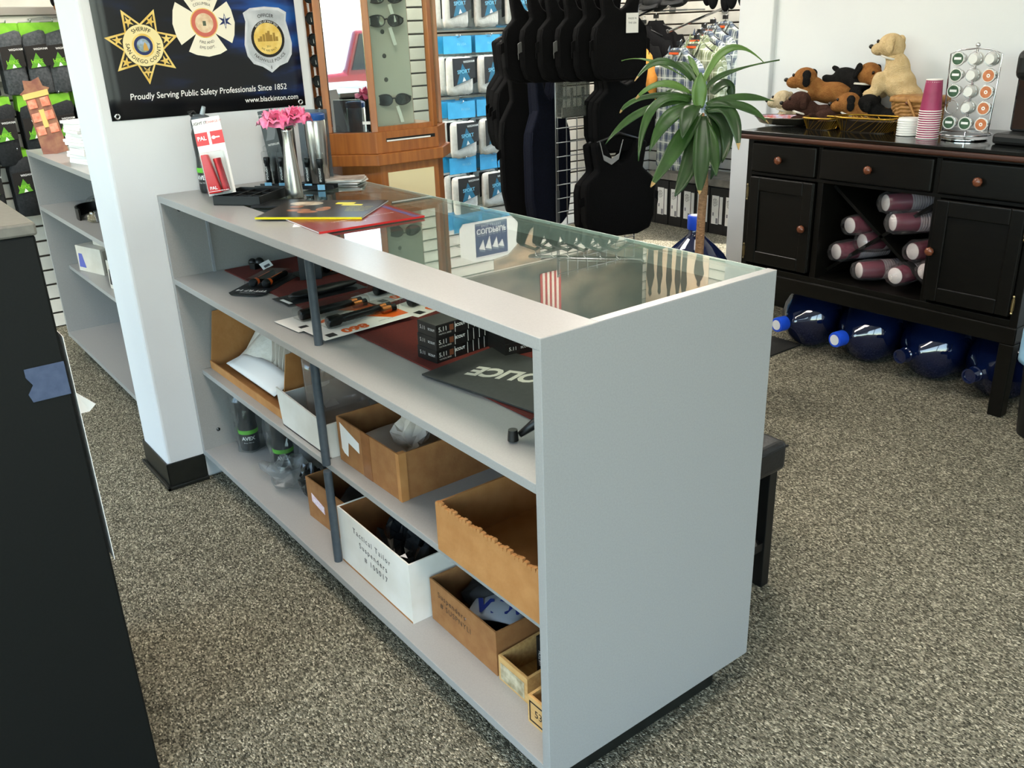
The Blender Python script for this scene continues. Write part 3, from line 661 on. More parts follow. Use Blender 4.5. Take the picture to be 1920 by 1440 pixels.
# --- middle shelf
B1 = carton('open_bin', 'open-front cardboard bin of white paper bags, middle shelf', (-1.915, .07, Z2), .60, .36, .20, CARDL, 0, hf=.028, hb=.21, inside=CARD_IN)
BAG1 = mat('white_paper_bag', '#e3ddd0', .75, noise=(12, '#d6cfbf'), bump=(25, .5))
for k, (x, y, w, hh, tl, s) in enumerate(((-1.885, .17, .30, .165, .5, 'rearmost white paper bag at the left of the bin'), (-1.85, .115, .36, .12, .75, 'front white paper bag slumping over the bin edge'))):
    ph = k * 2.1
    def fn(u, v, w=w, hh=hh, ph=ph): return (w * u, .02 * math.sin(5 * u + ph) * v + .22 * v * (.55 + .1 * k), .008 + hh * v - .02 * math.sin(7 * u + ph) * v * (1 - v))
    g = MB().grid(fn, 14, 10); a = tag(obj('paper_bag', g, BAG1, smooth=True, solid=.006), s, 'paper bag', 'paper bags in the bin'); a.location = (x, y, Z2 + .004)
PBL = ['first', 'second', 'third', 'fourth', 'fifth', 'sixth']
for k in range(6):
    a = tag(obj('poly_bag', MB().grid(lambda u, v: (.035 * v + .004 * math.sin(4 * v + k), .02 + .17 * u, .04 + (.13 - .03 * u) * v), 6, 6), mat('frosted_poly', '#d9d2c8', .4, noise=(20, '#cfc6ba')), smooth=True, solid=.002), PBL[k] + ' frosted poly bag from the left standing in the cardboard bin', 'poly bag', 'frosted bags in the bin')
    a.location = (-1.62 + .032 * k, .15, Z2 + .004); a.rotation_euler = (0, 0, .35)
tag(obj('white_sheet', MB().grid(lambda u, v: (-1.84 + .40 * u, .10 + .07 * v, Z2 + .03 + .028 * math.sin(2.6 * u) * v + .02 * v), 10, 4), PAPER, smooth=True, solid=.001), 'crumpled bright white sheet along the bin front edge', 'paper')
PB = tag(obj('plastic_bag', MB().loft([[(.085 * (1 + .1 * math.sin(3 * a + z * 30)) * math.cos(a), .10 * (1 + .1 * math.sin(4 * a)) * math.sin(a), z) for a in [2 * PI * j / 20 for j in range(20)]] for z in (.01, .06, .12, .18, .215)], True), clear('poly_film', '#e9e1da', .15, .08, ('#cdbfb4', .22)), smooth=True), 'hazy clear plastic bag bulging over the white carton', 'plastic bag')
PB.location = (-1.20, .20, Z2 + .005)
B2 = thing('white_carton', 'white carton with torn flap behind the grey post', 'box', (-1.285, .056, Z2))
obj('base', MB().box(0, .30, 0, .3, 0, .004), WCARD, B2); obj('front_wall', MB().prism([(.0, 0), (.30, 0), (.30, .098), (.02, .112), (-.02, .115)], 0, .005, 'y'), WCARD, B2)
obj('side_wall', MB().box(.296, .3, .005, .3, .004, .1), WCARD, B2); obj('side_wall', MB().box(0, .004, .005, .3, .004, .1), WCARD, B2); obj('back_wall', MB().box(.004, .296, .296, .3, .004, .1), WCARD, B2)
obj('torn_flap', MB().poly([(.27, -.006, .045), (.31, -.012, .05), (.312, -.012, .085), (.272, -.006, .08)]), PAPER, B2, solid=.001)
B3 = carton('cardboard_box', 'brown cardboard box with tape and tissue, middle shelf', (-.965, .078, Z2), .315, .36, .128, CARD, math.radians(.5), inside=CARD_IN)
obj('tape_strip', MB().box(.13, .175, -.0008, 0, 0, .129), mat('brown_tape', '#7e4f2a', .2, noise=(30, '#8f5d34')), B3)
obj('label', MB().prism([(.018, .04), (.03, .03), (.05, .026), (.058, .07), (.115, .058), (.117, .088), (.06, .104), (.018, .116)], -.001, -.0005, 'y'), PAPER, B3)
obj('corner_flap', MB().box(.303, .3175, -.0015, .02, 0, .13), CARDL, B3)
random.seed(11)
TIS = mat('tissue_paper', '#c9bfb2', .8, noise=(20, '#b8ad9e'))
def crumple(name, label, cat, loc, r, m, seed, sq=(1, 1, 1), amp=.35, grp=None, sm=False, n=18):
    random.seed(seed); w = [(random.uniform(2, 6), random.uniform(2, 6), random.uniform(0, 6), random.uniform(0, 6)) for _ in range(5)]
    mb = MB().ell((0, 0, 0), (1, 1, 1), n, n // 2 + 2); vs = []
    for x, y, z in mb.v:
        a = math.atan2(y, x); b = math.asin(max(-1, min(1, z))); k = 1 + amp * sum(math.sin(p * a + c) * math.sin(q * b + d) for p, q, c, d in w) / 3
        vs.append((x * r * sq[0] * k, y * r * sq[1] * k, max(0.0, (z + .85) * r * sq[2] * k)))
    mb.v = vs
    return tag(obj(name, mb, m, smooth=sm, loc=loc), label, cat, grp)
crumple('tissue_ball', 'crumpled beige tissue standing up in the brown box', 'tissue', (-.79, .2, Z2 + .055), .04, TIS, 8, (1, .9, 1.15), .75, n=13)
tag(obj('tissue_sheet', MB().grid(lambda u, v: (-.95 + .28 * u, .09 + .3 * v, Z2 + .045 + .04 * u * (1 - v) + .018 * math.sin(5 * u + 3 * v) + .012 * math.sin(11 * u)), 14, 10), TIS, smooth=True), 'flat beige tissue sheet lining the taped brown box', 'tissue')
B4 = carton('cardboard_tray', 'torn-edged cardboard tray overhanging the middle shelf by the end panel', (-.415, .032, Z2), .39, .37, .118, CARDL, 0, inside=CARD_IN, th=.006)
m = MB()
for k in range(30): m.box(.004 + .0128 * k, .013 + .0128 * k, -.0012, .0072, .114 + .003 * math.sin(k * 1.7), .1225 + .003 * math.sin(k * 1.7))
obj('torn_edge', m, CARDL, B4)
obj('back_flap', MB().grid(lambda u, v: (.386 * u, .362 - .08 * v, .118 + .07 * v * (1 - .5 * (2 * u - 1) ** 2)), 8, 4), CARD, B4, solid=.004)
obj('side_flap', MB().poly([(.376, .02, .118), (.376, .2, .118), (.33, .16, .05), (.33, .05, .05)]), CARDL, B4, solid=.004)
# --- bottom shelf
avex_bottle('black bottle with green band in clear sleeve, nearest the pillar', (-1.83, .135, Z3), math.radians(66), 'sleeved bottles on the bottom shelf', bag=4)
avex_bottle('black bottle with green band in clear sleeve, middle of three', (-1.60, .165, Z3), math.radians(66), 'sleeved bottles on the bottom shelf', bag=9)
avex_bottle('black bottle in clear sleeve behind, beside the small brown box', (-1.47, .28, Z3), math.radians(36), 'sleeved bottles on the bottom shelf', bag=14)
crumple('plastic_bag', 'crumpled clear plastic bag lying before the black bottles', 'plastic bag', (-1.49, .13, Z3), .075, clear('crinkled_film', '#e9ebeb', .18, .03, ('#cfd2d2', .14), .4), 21, (1.25, .9, .55), .45)
crumple('bottle_bag', 'black bottle end in crinkled film beside the small brown box', 'bottle', (-1.36, .15, Z3), .05, mat('bagged_black', '#1a1c1c', .15, noise=(30, '#303232')), 23, (.75, .75, 1.15), .15)
B5 = carton('cardboard_box', 'small brown box with pink label holding black goods', (-1.245, .085, Z3), .27, .34, .135, CARD, math.radians(2), inside=CARD_IN)
obj('label', MB().prism([(.03, .062), (.105, .045), (.105, .07), (.03, .09)], -.0012, -.0005, 'y'), mat('pink_label', '#d9b8c8', .6, noise=(120, '#eee4ea')), B5)
def blackstuff(label, loc, sx, sy, sz, seed):
    return crumple('black_goods', label, 'clothing', loc, 1.0, mat('black_fabric', '#0e0f10', .8, noise=(40, '#17181a')), seed, (sx, sy, sz), .25, sm=True)
blackstuff('black folded goods filling the small pink-labelled box', (-1.11, .26, Z3 + .006), .115, .12, .055, 31)
B6 = carton('white_carton', 'white carton handwritten Tactical Tailor Suspenders on the bottom shelf', (-.955, .045, Z3), .378, .40, .172, WCARD, math.radians(-.5), inside=CARD_IN)
obj('inner_lining', MB().box(.0045, .0055, .006, .394, .005, .17).box(.006, .373, .3935, .3945, .005, .17), CARD_IN, B6)
hand = MB(); IK = mat('ballpoint_ink', '#3a3a3e', .6)
for s, x, z, k in (('Tactical Tailor', .185, .132, .024), ('Suspenders', .19, .1, .024), ('# 100017', .2, .068, .024)): text(hand, s, k, frame((x, -.0006, z), (1, 0, -.04), (0, 0, 1)), space=1.35)
obj('handwriting', hand, IK, B6)
obj('worn_edge', MB().box(.002, .376, -.0006, 0, 0, .005), CARD, B6)
for k, (x, y, s) in enumerate(((-.82, .17, 61), (-.70, .16, 62), (-.72, .29, 63))):
    crumple('suspenders_pack', ['bagged black suspenders at the left in the handwritten white carton', 'bagged black suspenders at the front in the handwritten white carton', 'bagged black suspenders at the back in the handwritten white carton'][k], 'suspenders', (x, y, Z3 + .006), .062, mat('bagged_black2', '#16181a', .18, noise=(18, '#2c2f31')), s, (1, .9, 1.25), .35, 'bagged suspenders')
B7 = carton('cardboard_box', 'brown box handwritten Suspenders SUSPNYLI on the bottom shelf', (-.567, .092, Z3), .278, .36, .12, CARD, math.radians(-1), inside=CARD_IN)
hand = MB()
for s, x, z in (('Suspenders', .095, .088), ('# SUSPNYLI', .11, .062)): text(hand, s, .022, frame((x, -.0006, z), (1, 0, -.03), (0, 0, 1)), space=1.2)
obj('handwriting', hand, mat('pencil', '#4a3624', .7), B7)
blackstuff('black suspenders heaped in the brown SUSPNYLI box', (-.445, .26, Z3 + .006), .105, .12, .07, 33)
NB = thing('polo_pack', 'grey bag with blue letters on top of the suspenders', 'bag', (-.375, .165, Z3 + .1), math.radians(25), rot=(.15, -.1, .5))
obj('bag', MB().grid(lambda u, v: (-.07 + .14 * u, -.05 + .1 * v, .01 * math.sin(3 * u) + .006 * math.sin(4 * v)), 8, 6), mat('grey_bag', '#8b9198', .5), NB, smooth=True, solid=.004)
text_on(NB, 'WW', .06, (.01, -.01, .016), (1, .1, 0), (-.1, 1, 0), mat('navy_print', '#1b2a6b', .5), bold=.05)
WOODB = mat('pale_wood', '#cfa76b', .6, noise=(14, '#bd935a', (1, 8, 8)))
B8 = carton('wooden_box', 'small pale wooden box with dirty label, bottom shelf', (-.281, .086, Z3), .106, .38, .066, WOODB, math.radians(-1), th=.007, hb=.09)
obj('label', MB().box(.008, .095, -.001, -.0003, .006, .05), mat('dirty_label', '#c9bfa4', .6, noise=(40, '#8f8264')), B8)
B9 = carton('wooden_box', 'wooden box marked 531 tucked against the end panel', (-.136, .054, Z3), .108, .38, .07, WOODB, 0, th=.007, hb=.1)
obj('label_frame', MB().box(.006, .009, -.001, -.0003, .008, .06).box(.006, .1, -.001, -.0003, .057, .06).box(.006, .1, -.001, -.0003, .008, .011), INK, B9)
text_on(B9, '531', .026, (.042, -.0008, .034), (1, 0, 0), (0, 0, 1), INK)
for k in range(2):
    t = thing('glove_box', ['black small retail box standing in the pale wooden box', 'second black retail box behind it in the pale wooden box'][k], 'box', (-.23, .155 + .09 * k, Z3 + .008), math.radians(4))
    obj('body', MB().box(0, .05, 0, .08, 0, .105), SCB, t, bevel=.001); text_on(t, 'HATCH', .012, (.012, -.0005, .05), (0, 0, 1), (-1, 0, 0), SILV)
t = thing('glove_box', 'black retail box standing in the wooden 531 box', 'box', (-.10, .12, Z3 + .008)); obj('body', MB().box(0, .06, 0, .1, 0, .09), SCB, t, bevel=.001); text_on(t, '5.11', .014, (.02, -.0005, .05), (0, 0, 1), (-1, 0, 0), SILV)
# ---------------------------------------------------------------- banner on the pillar (plane x = -1.948)
XB = -1.9475
BN = thing('banner', 'black and blue vinyl banner with three badges on the white pillar', 'banner', (XB, -.092, 1.262))
def banner_material():
    m = bpy.data.materials.new('banner_print'); m.use_nodes = True; nt = m.node_tree; b = nt.nodes['Principled BSDF']
    b.inputs['Roughness'].default_value = .32
    tc = nt.nodes.new('ShaderNodeTexCoord'); mp = nt.nodes.new('ShaderNodeMapping'); mp.inputs['Rotation'].default_value = (math.radians(-38), 0, 0); mp.inputs['Scale'].default_value = (1, 1.1, 5.0)
    nt.links.new(tc.outputs['Object'], mp.inputs[0])
    n = nt.nodes.new('ShaderNodeTexNoise'); n.inputs['Scale'].default_value = 3.1; n.inputs['Detail'].default_value = 3
    nt.links.new(mp.outputs[0], n.inputs[0])
    sx = nt.nodes.new('ShaderNodeSeparateXYZ'); nt.links.new(tc.outputs['Object'], sx.inputs[0])
    mr = nt.nodes.new('ShaderNodeMapRange'); mr.inputs[1].default_value = .28; mr.inputs[2].default_value = .64; mr.inputs[3].default_value = -.12; mr.inputs[4].default_value = .14
    nt.links.new(sx.outputs[1], mr.inputs[0])
    mz = nt.nodes.new('ShaderNodeMapRange'); mz.inputs[1].default_value = .05; mz.inputs[2].default_value = .45; mz.inputs[3].default_value = -.12; mz.inputs[4].default_value = .08
    nt.links.new(sx.outputs[2], mz.inputs[0])
    a1 = nt.nodes.new('ShaderNodeMath'); nt.links.new(n.outputs[0], a1.inputs[0]); nt.links.new(mr.outputs[0], a1.inputs[1])
    a2 = nt.nodes.new('ShaderNodeMath'); nt.links.new(a1.outputs[0], a2.inputs[0]); nt.links.new(mz.outputs[0], a2.inputs[1])
    r = nt.nodes.new('ShaderNodeValToRGB'); e = r.color_ramp.elements
    e[0].position = .42; e[0].color = lin('#0b0c10'); e[1].position = .78; e[1].color = lin('#1f5aa8')
    x = e.new(.54); x.color = lin('#0f1a33'); x = e.new(.64); x.color = lin('#17346e')
    nt.links.new(a2.outputs[0], r.inputs[0]); nt.links.new(r.outputs[0], b.inputs['Base Color'])
    return m
obj('sheet', MB().grid(lambda u, v: (.0012 + .0012 * math.sin(9 * u + 2 * v), .645 * u, .52 * v), 16, 8), banner_material(), BN, smooth=True, solid=.001)
def bf(y, z, d=.0035): return frame((d, y, z), (0, 1, 0), (0, 0, 1))       # text frame on the banner
def flat(pts, d0=.0028, d1=.0034): return MB().prism(pts, d0, d1, 'x')
GOLD = mat('gold_print', '#d8b252', .35, noise=(30, '#e9cf7e')); GOLDP = mat('pale_gold_print', '#e8d9a0', .4); DKB = mat('badge_black', '#17140e', .5); SLV = mat('silver_badge', '#b9bec4', .35, noise=(20, '#d5d8dc')); CRM = mat('cream_enamel', '#ece6d2', .35); RED_E = mat('coral_enamel', '#c8695a', .4); NAVY_E = mat('navy_enamel', '#23305f', .4)
def circ(cy, cz, r, n=32): return [(cy + r * math.cos(2 * PI * k / n), cz + r * math.sin(2 * PI * k / n)) for k in range(n)]
def star(cy, cz, R_, r, n, rot): return [(cy + (R_ if k % 2 == 0 else r) * math.sin(rot + PI * k / n), cz + (R_ if k % 2 == 0 else r) * math.cos(rot + PI * k / n)) for k in range(2 * n)]
cy, cz = .132, .213
b1 = obj('star_badge', flat(star(cy, cz, .113, .062, 7, PI)), GOLD, BN)
obj('star_inlay', flat(star(cy, cz, .098, .056, 7, PI), .0034, .0036), DKB, b1)
for k in range(7):
    a = PI + 2 * PI * k / 7; q = (cy + .075 * math.sin(a), cz + .075 * math.cos(a))
    obj('scroll_work', flat(star(q[0], q[1], .017, .006, 5, a), .0036, .0038), GOLD, b1)
obj('star_ring', flat(circ(cy, cz, .06), .0038, .0041), GOLDP, b1); obj('seal_ring', flat(circ(cy, cz, .034), .0041, .0043), GOLD, b1); obj('seal_band', flat(circ(cy, cz, .028), .0043, .0045), NAVY_E, b1)
obj('seal', flat(circ(cy, cz, .0195), .0045, .0047), mat('seal_sky', '#9fb4cf', .4, noise=(60, '#6f7f5a')), b1); obj('seal_figure', flat([(cy - .002, cz - .015), (cy + .014, cz - .015), (cy + .01, cz + .002), (cy + .005, cz + .01), (cy, cz)], .0047, .0048), mat('seal_gold', '#c79a45', .4), b1)
m = MB(); text(m, 'SHERIFF', .0165, bf(0, 0, .0043), warp=arc(cy, cz, .0465), bold=.01); text(m, 'SAN DIEGO COUNTY', .0155, bf(0, 0, .0043), warp=arc(cy, cz, .047, False), bold=.01, space=1.1); text(m, 'CALIF.', .012, bf(cy, cz - .071, .0043), bold=.01)
obj('lettering', m, DKB, b1)
# maltese cross
cy, cz = .331, .272
b2 = None
for k in range(4):
    a = k * PI / 2; w = .062; L_ = .1; pts = [(.012, 0), (w, L_ * .82), (w * .62, L_ * .93), (0, L_), (-w * .62, L_ * .93), (-w, L_ * .82), (-.012, 0)]
    o = obj('cross_arm', flat([(cy + x * math.cos(a) + y * math.sin(a), cz - x * math.sin(a) + y * math.cos(a)) for x, y in pts], .0028 + .0001 * k, .0034 + .0001 * k), CRM, BN); b2 = b2 or o
obj('cross_ring', flat(circ(cy, cz, .044), .0036, .0039), GOLD, BN); o = obj('cross_band', flat(circ(cy, cz, .041), .0039, .0041), RED_E, BN); obj('cross_centre', flat(circ(cy, cz, .029), .0041, .0043), mat('cross_centre_print', '#e6d3b4', .4, noise=(50, '#cfae8a')), BN)
obj('cross_emblem', flat([(cy - .005, cz - .008), (cy + .005, cz - .008), (cy + .005, cz + .006), (cy - .005, cz + .006)], .0043, .0045), mat('emblem_green', '#4f5a4a', .5), BN)
obj('star_of_life', flat([(cy + .068 + x * math.cos(t) - y * math.sin(t), cz + .004 + x * math.sin(t) + y * math.cos(t)) for t, x, y in [(0, -.006, .022), (0, .006, .022), (0, .006, .0095), (-PI / 3, .006, .022), (-PI / 3, .006, -.022 + .044 * 0 + .022), (-PI / 3, -.006, -.0)][:0] or []] or star(cy + .068, cz + .004, .024, .008, 6, 0), .0038, .0041), NAVY_E, BN)
obj('life_rod', flat([(cy + .067, cz - .012), (cy + .069, cz - .012), (cy + .069, cz + .02), (cy + .067, cz + .02)], .0041, .0043), WHITEINK, BN)
m = MB(); text(m, 'DISTRICT OF', .0115, bf(0, 0, .004), warp=arc(cy, cz, .073)); text(m, 'COLUMBIA', .0115, bf(0, 0, .004), warp=arc(cy, cz, .057)); text(m, 'FIRE AND', .0115, bf(0, 0, .004), warp=arc(cy, cz, .058, False)); text(m, 'EMS DEPT.', .0115, bf(0, 0, .004), warp=arc(cy, cz, .074, False)); obj('lettering', m, DKB, BN)
# police shield
cy, cz = .537, .213
sh = [(-.075, .086), (-.05, .1), (0, .104), (.05, .1), (.075, .086), (.07, .06), (.076, .03), (.083, -.01), (.078, -.045), (.06, -.07), (.03, -.08), (0, -.1), (-.03, -.08), (-.06, -.07), (-.078, -.045), (-.083, -.01), (-.076, .03), (-.07, .06)]
b3 = obj('shield_badge', flat([(cy + x, cz + z) for x, z in sh]), SLV, BN)
obj('shield_panel', flat([(cy + x * .9, cz + z * .9 + .002) for x, z in sh], .0034, .0036), mat('shield_panel', '#c9cdd1', .3, noise=(15, '#aab0b6')), b3)
obj('shield_ring', flat(circ(cy, cz + .006, .058), .0036, .0038), DKB, b3); obj('shield_seal', flat(circ(cy, cz + .006, .049), .0038, .004), GOLD, b3)
tw = MB()
for x, h in ((-.032, .008), (-.024, .014), (-.014, .02), (-.004, .024), (.004, .03), (.012, .018), (.022, .024), (.031, .012)): tw.prism([(cy + x - .004, cz - .002), (cy + x + .004, cz - .002), (cy + x + .004, cz + h), (cy + x - .004, cz + h)], .004, .0042, 'x')
tw['kind'] if False else None
o = obj('skyline', tw, mat('skyline_print', '#9a7a35', .4), b3); o['kind'] = 'stuff'
m = MB(); text(m, 'OFFICER', .0145, bf(0, 0, .0042), warp=arc(cy, cz - .03, .107), bold=.01); text(m, 'NASHVILLE POLICE', .0135, bf(0, 0, .0042), warp=arc(cy, cz + .005, .069, False), bold=.005, space=1.05); text(m, '1', .015, bf(cy, cz - .084, .0042), bold=.02)
text(m, '2011', .008, bf(cy, cz - .018, .0042)); text(m, 'WE ARE BACK', .009, bf(0, 0, .0042), warp=arc(cy, cz + .012, .043, False)); obj('lettering', m, DKB, b3)
m = MB(); text(m, 'FLOOD OF MAY 2010', .009, bf(0, 0, .0042), warp=arc(cy, cz + .006, .0525)); obj('ring_lettering', m, WHITEINK, b3)
m = MB(); text(m, 'Proudly Serving Public Safety Professionals Since 1852', .0262, bf(.323, .066, .0038), shear=.12, bold=.008, sx=.905); text(m, 'www.blackinton.com', .0235, bf(.525, .031, .0038), sx=.95, bold=.005); obj('slogan', m, WHITEINK, BN)
for y, z in ((.018, .012), (.627, .012)):
    obj('grommet', MB().at((.003, y, z), (0, PI / 2, 0)).lathe([(.0045, .001), (.006, .002), (.009, .0015), (.0095, 0)], 18, False), CHROME, BN, smooth=True)
# ---------------------------------------------------------------- wooden sunglasses tower behind the counter
WOOD = mat('cherry_veneer', '#8f5427', .32, noise=(6, '#a5652f', (10, 10, .8)), coat=.25); WOODD = mat('cherry_dark', '#74401f', .35, noise=(6, '#844a24', (10, 10, .8)))
TW = thing('glasses_tower', 'tall cherry wood sunglasses tower with glass and mirror sides', 'display case', (0, 0, 0))
PL = [(-1.918, .617), (-1.80, .735), (-1.80, .985), (-1.885, 1.07), (-2.1, 1.07), (-2.1, .66)]
def off(p, d):
    n = len(p); out = []
    for i in range(n):
        a, b, c = Vector(p[i - 1]), Vector(p[i]), Vector(p[(i + 1) % n]); e1 = (b - a).normalized(); e2 = (c - b).normalized()
        n1 = Vector((e1.y, -e1.x)); n2 = Vector((e2.y, -e2.x)); k = (n1 + n2).normalized(); s = d / max(.3, k.dot(n1)); out.append((b.x + k.x * s, b.y + k.y * s))
    return out
LOW = [(-1.92, .655), (-1.80, .745), (-1.80, .99), (-1.875, 1.06), (-2.1, 1.06), (-2.1, .655)]
obj('base', MB().prism(LOW, 0, 1.05), WOOD, TW, bevel=.002)
obj('base_panel', MB().box(-1.7995, -1.796, .772, .967, .72, 1.02), mat('cream_panel', '#e9d9ab', .45), TW)
o = obj('panel_trim', MB().box(-1.799, -1.793, .765, .974, .705, .72), mat('trim_gold', '#b79a5e', .4), TW)
obj('ledge', MB().prism(off(PL, .028), 1.05, 1.09), WOOD, TW, bevel=.003)
pl = obj('plinth', MB().prism(off(PL, .012), 1.09, 1.163), WOOD, TW, bevel=.002)
obj('slot', MB().box(-1.7882, -1.7868, .77, .975, 1.128, 1.14), BLACK, pl, bevel=.004); obj('slot_paper', MB().box(-1.787, -1.7862, .772, .955, 1.129, 1.134), PAPER, pl)
for i, (x, y) in enumerate(PL):
    a = math.atan2(y - .86, x + 1.97)
    obj('post', MB().at((x, y, 0), (0, 0, [-.4, -.39, .39, 1.0, 0, 0][i])).box(-.016, .004, -.012, .012, 1.163, 1.95), WOOD, TW, bevel=.002)
MIRROR = mat('mirror', '#f2f4f4', .015, 1.0)
def slab(p, q, d0, d1, z0, z1, ins=.012):
    p, q = Vector((*p, 0)), Vector((*q, 0)); e = (q - p).normalized(); nrm = Vector((e.y, -e.x, 0)); a = p + e * ins; b = q - e * ins
    return MB().prism([tuple((a + nrm * d0)[:2]), tuple((b + nrm * d0)[:2]), tuple((b + nrm * d1)[:2]), tuple((a + nrm * d1)[:2])], z0, z1)
mi = obj('mirror', slab(PL[0], PL[1], -.012, -.008, 1.165, 1.95), MIRROR, TW)
obj('mirror_sticker', slab((-1.832, .703), (-1.803, .732), -.0078, -.0074, 1.19, 1.2, .001), WHITEINK, mi)
obj('front_pane', slab(PL[1], PL[2], -.008, -.005, 1.165, 1.95), glass_pane('case_glass'), TW)
obj('side_pane', slab(PL[2], PL[3], -.008, -.005, 1.165, 1.95), glass_pane('case_glass'), TW)
obj('rail', slab(PL[1], PL[2], -.02, .0, 1.163, 1.18, .002), WOOD, TW)
for i in range(6): obj('crown_rail', slab(PL[i], PL[(i + 1) % 6], -.03, .012, 1.95, 2.0, 0), WOOD, TW)
GREYB = mat('grey_backboard', '#d3d0c6', .5, noise=(4, '#c4c1b6'))
bk = obj('backboard', MB().box(-1.90, -1.893, .70, .955, 1.165, 1.95), GREYB, TW)
for z in (1.25, 1.33, 1.41, 1.49): obj('peg_hole', MB().at((-1.8925, .85, z), (0, PI / 2, 0)).lathe([(.008, 0), (.008, .001)], 12), mat('hole_dark', '#4a4944', .6), bk)
obj('back_panel', MB().box(-2.098, -2.09, .68, 1.06, 1.165, 1.95), WOODD, TW)
LENS = mat('dark_lens', '#20282a', .06, spec=.8); GFR = mat('glasses_frame', '#151311', .28)
def sunglasses(label, loc, rz, group='sunglasses on the tower', tagged=False):
    """facing local +x"""
    t = thing('sunglasses', label, 'sunglasses', loc, rz, group)
    for s in (-1, 1):
        def ring(k, s=s):
            out = []
            for j in range(20):
                a = 2 * PI * j / 20; y = .03 * math.cos(a) * (1.08 if math.cos(a) * s > 0 else .95); z = .0185 * math.sin(a) * (1 - .18 * math.cos(a) * s)
                out.append((.012 - 7.0 * (s * .034 + y * k) ** 2 * .9, s * .034 + y * k, z * k))
            return out
        obj('lens', MB().loft([ring(.01), ring(.5), ring(.97)], False), LENS, t, smooth=True)
        pts = ring(1.0); obj('rim', MB().tube(pts + [pts[0]], .0024, 6, False), GFR, t, smooth=True)
        obj('temple', MB().tube([(-.03 + .012, s * .0665, .006), (-.055, s * .07, .006), (-.095, s * .068, .0), (-.115, s * .067, -.012)], [.0035, .003, .0026, .003], 6), GFR, t, smooth=True)
    obj('bridge', MB().tube([(.013, -.006, .004), (.016, 0, .006), (.013, .006, .004)], .0025, 6), GFR, t, smooth=True)
    if tagged: obj('price_tag', MB().at((.006, .012, -.022), (.25, 0, 0)).box(0, .0006, -.006, .006, -.06, 0), PAPER, t)
    return t
g1 = sunglasses('lowest dark wraparound sunglasses on the grey backboard', (-1.872, .862, 1.262), -.35, tagged=True)
g2 = sunglasses('dark wraparound sunglasses with red tag in the glass case', (-1.872, .855, 1.525), -.3, tagged=True)
g3 = sunglasses('topmost dark sunglasses in the glass case, cut by the frame', (-1.872, .86, 1.60), -.35, tagged=True)
for k in range(7):
    dup(g1, ['bottom pair', 'second pair from the bottom', 'third pair from the bottom', 'fourth pair from the bottom', 'fifth pair from the bottom', 'sixth pair from the bottom', 'top pair'][k] + ' of black sunglasses on the narrow side beside the pillar', (-1.985, .62, 1.2 + .068 * k), (0, 0, -PI / 2))
# ---------------------------------------------------------------- socks on the far slat wall
SKY = mat('header_blue', '#2e9bd0', .35, noise=(15, '#3aa8dc')); SOCKW = mat('white_cotton', '#e4e1da', .85, noise=(40, '#d8d4cb'), bump=(60, .3)); LBK = mat('label_black', '#1d1917', .45); TEAL = mat('label_teal', '#1f6f8f', .45)
SFILM = clear('sock_film', '#f6f9fa', .15, .004, None, .35)
def sock_bag(label, loc, rz=0.0):
    """six-pair pouch hanging on a peg, face towards local +x; origin at the peg hole"""
    t = thing('sock_pack', label, 'socks', loc, rot=(0, 0, rz), group='white sport sock packs on the far wall')
    obj('header', MB().box(-.002, .0, -.105, .105, -.085, .02), SKY, t)
    m = MB()
    for k, (y, z) in enumerate(((-.075, -.1), (-.075, -.29))): pass
    rings = []
    for z, w, d in ((-.335, .07, .012), (-.33, .095, .03), (-.30, .102, .04), (-.2, .1, .044), (-.13, .098, .038), (-.112, .09, .02), (-.108, .06, .008)):
        rings.append([(d * .8 * math.sin(a) + .0, w * math.cos(a) * (1 - .12 * abs(math.sin(a))), z + .006 * math.sin(5 * a)) for a in [2 * PI * j / 18 for j in range(18)]])
    obj('sock_bundle', MB().loft(rings), SOCKW, t, smooth=True)
    lb = obj('label', MB().loft([[(.037 - .0 * z, y, z) for y, z in ((-.068, -.282), (.1, -.232), (.1, -.112), (-.068, -.112))], [(.0385, y, z) for y, z in ((-.068, -.282), (.1, -.232), (.1, -.112), (-.068, -.112))]]), LBK, t)
    obj('triangle', MB().prism([(-.042, -.272), (.005, -.145), (.062, -.242)], .0386, .0389, 'x'), TEAL, lb)
    obj('peak', MB().prism([(.0, -.257), (.012, -.226), (.028, -.25)], .039, .0392, 'x'), WHITEINK, lb)
    obj('lettering', text(text(MB(), 'SPORT', .032, frame((.0394, .012, -.195), (0, 1, .06), (0, 0, 1)), bold=.02), 'IN USA', .022, frame((.001, .03, -.03), (0, 1, 0), (0, 0, 1))), mat('sport_blue', '#7cc6e4', .4), lb)
    obj('brand', text(MB(), 'WIGWAM', .019, frame((.0394, .055, -.135), (0, 1, .06), (0, 0, 1)), bold=.02), WHITEINK, lb)
    obj('pouch', MB().box(-.003, -.0022, -.112, .112, -.35, .022).box(.041, .0415, -.112, .112, -.35, -.09), SFILM, t)
    return t
PEG = mat('peg_wire', '#b9bbbd', .25, .9)
proto = None; NTH = ['first', 'second', 'third', 'fourth', 'fifth']; ORD = ['top', 'second', 'third', 'fourth']
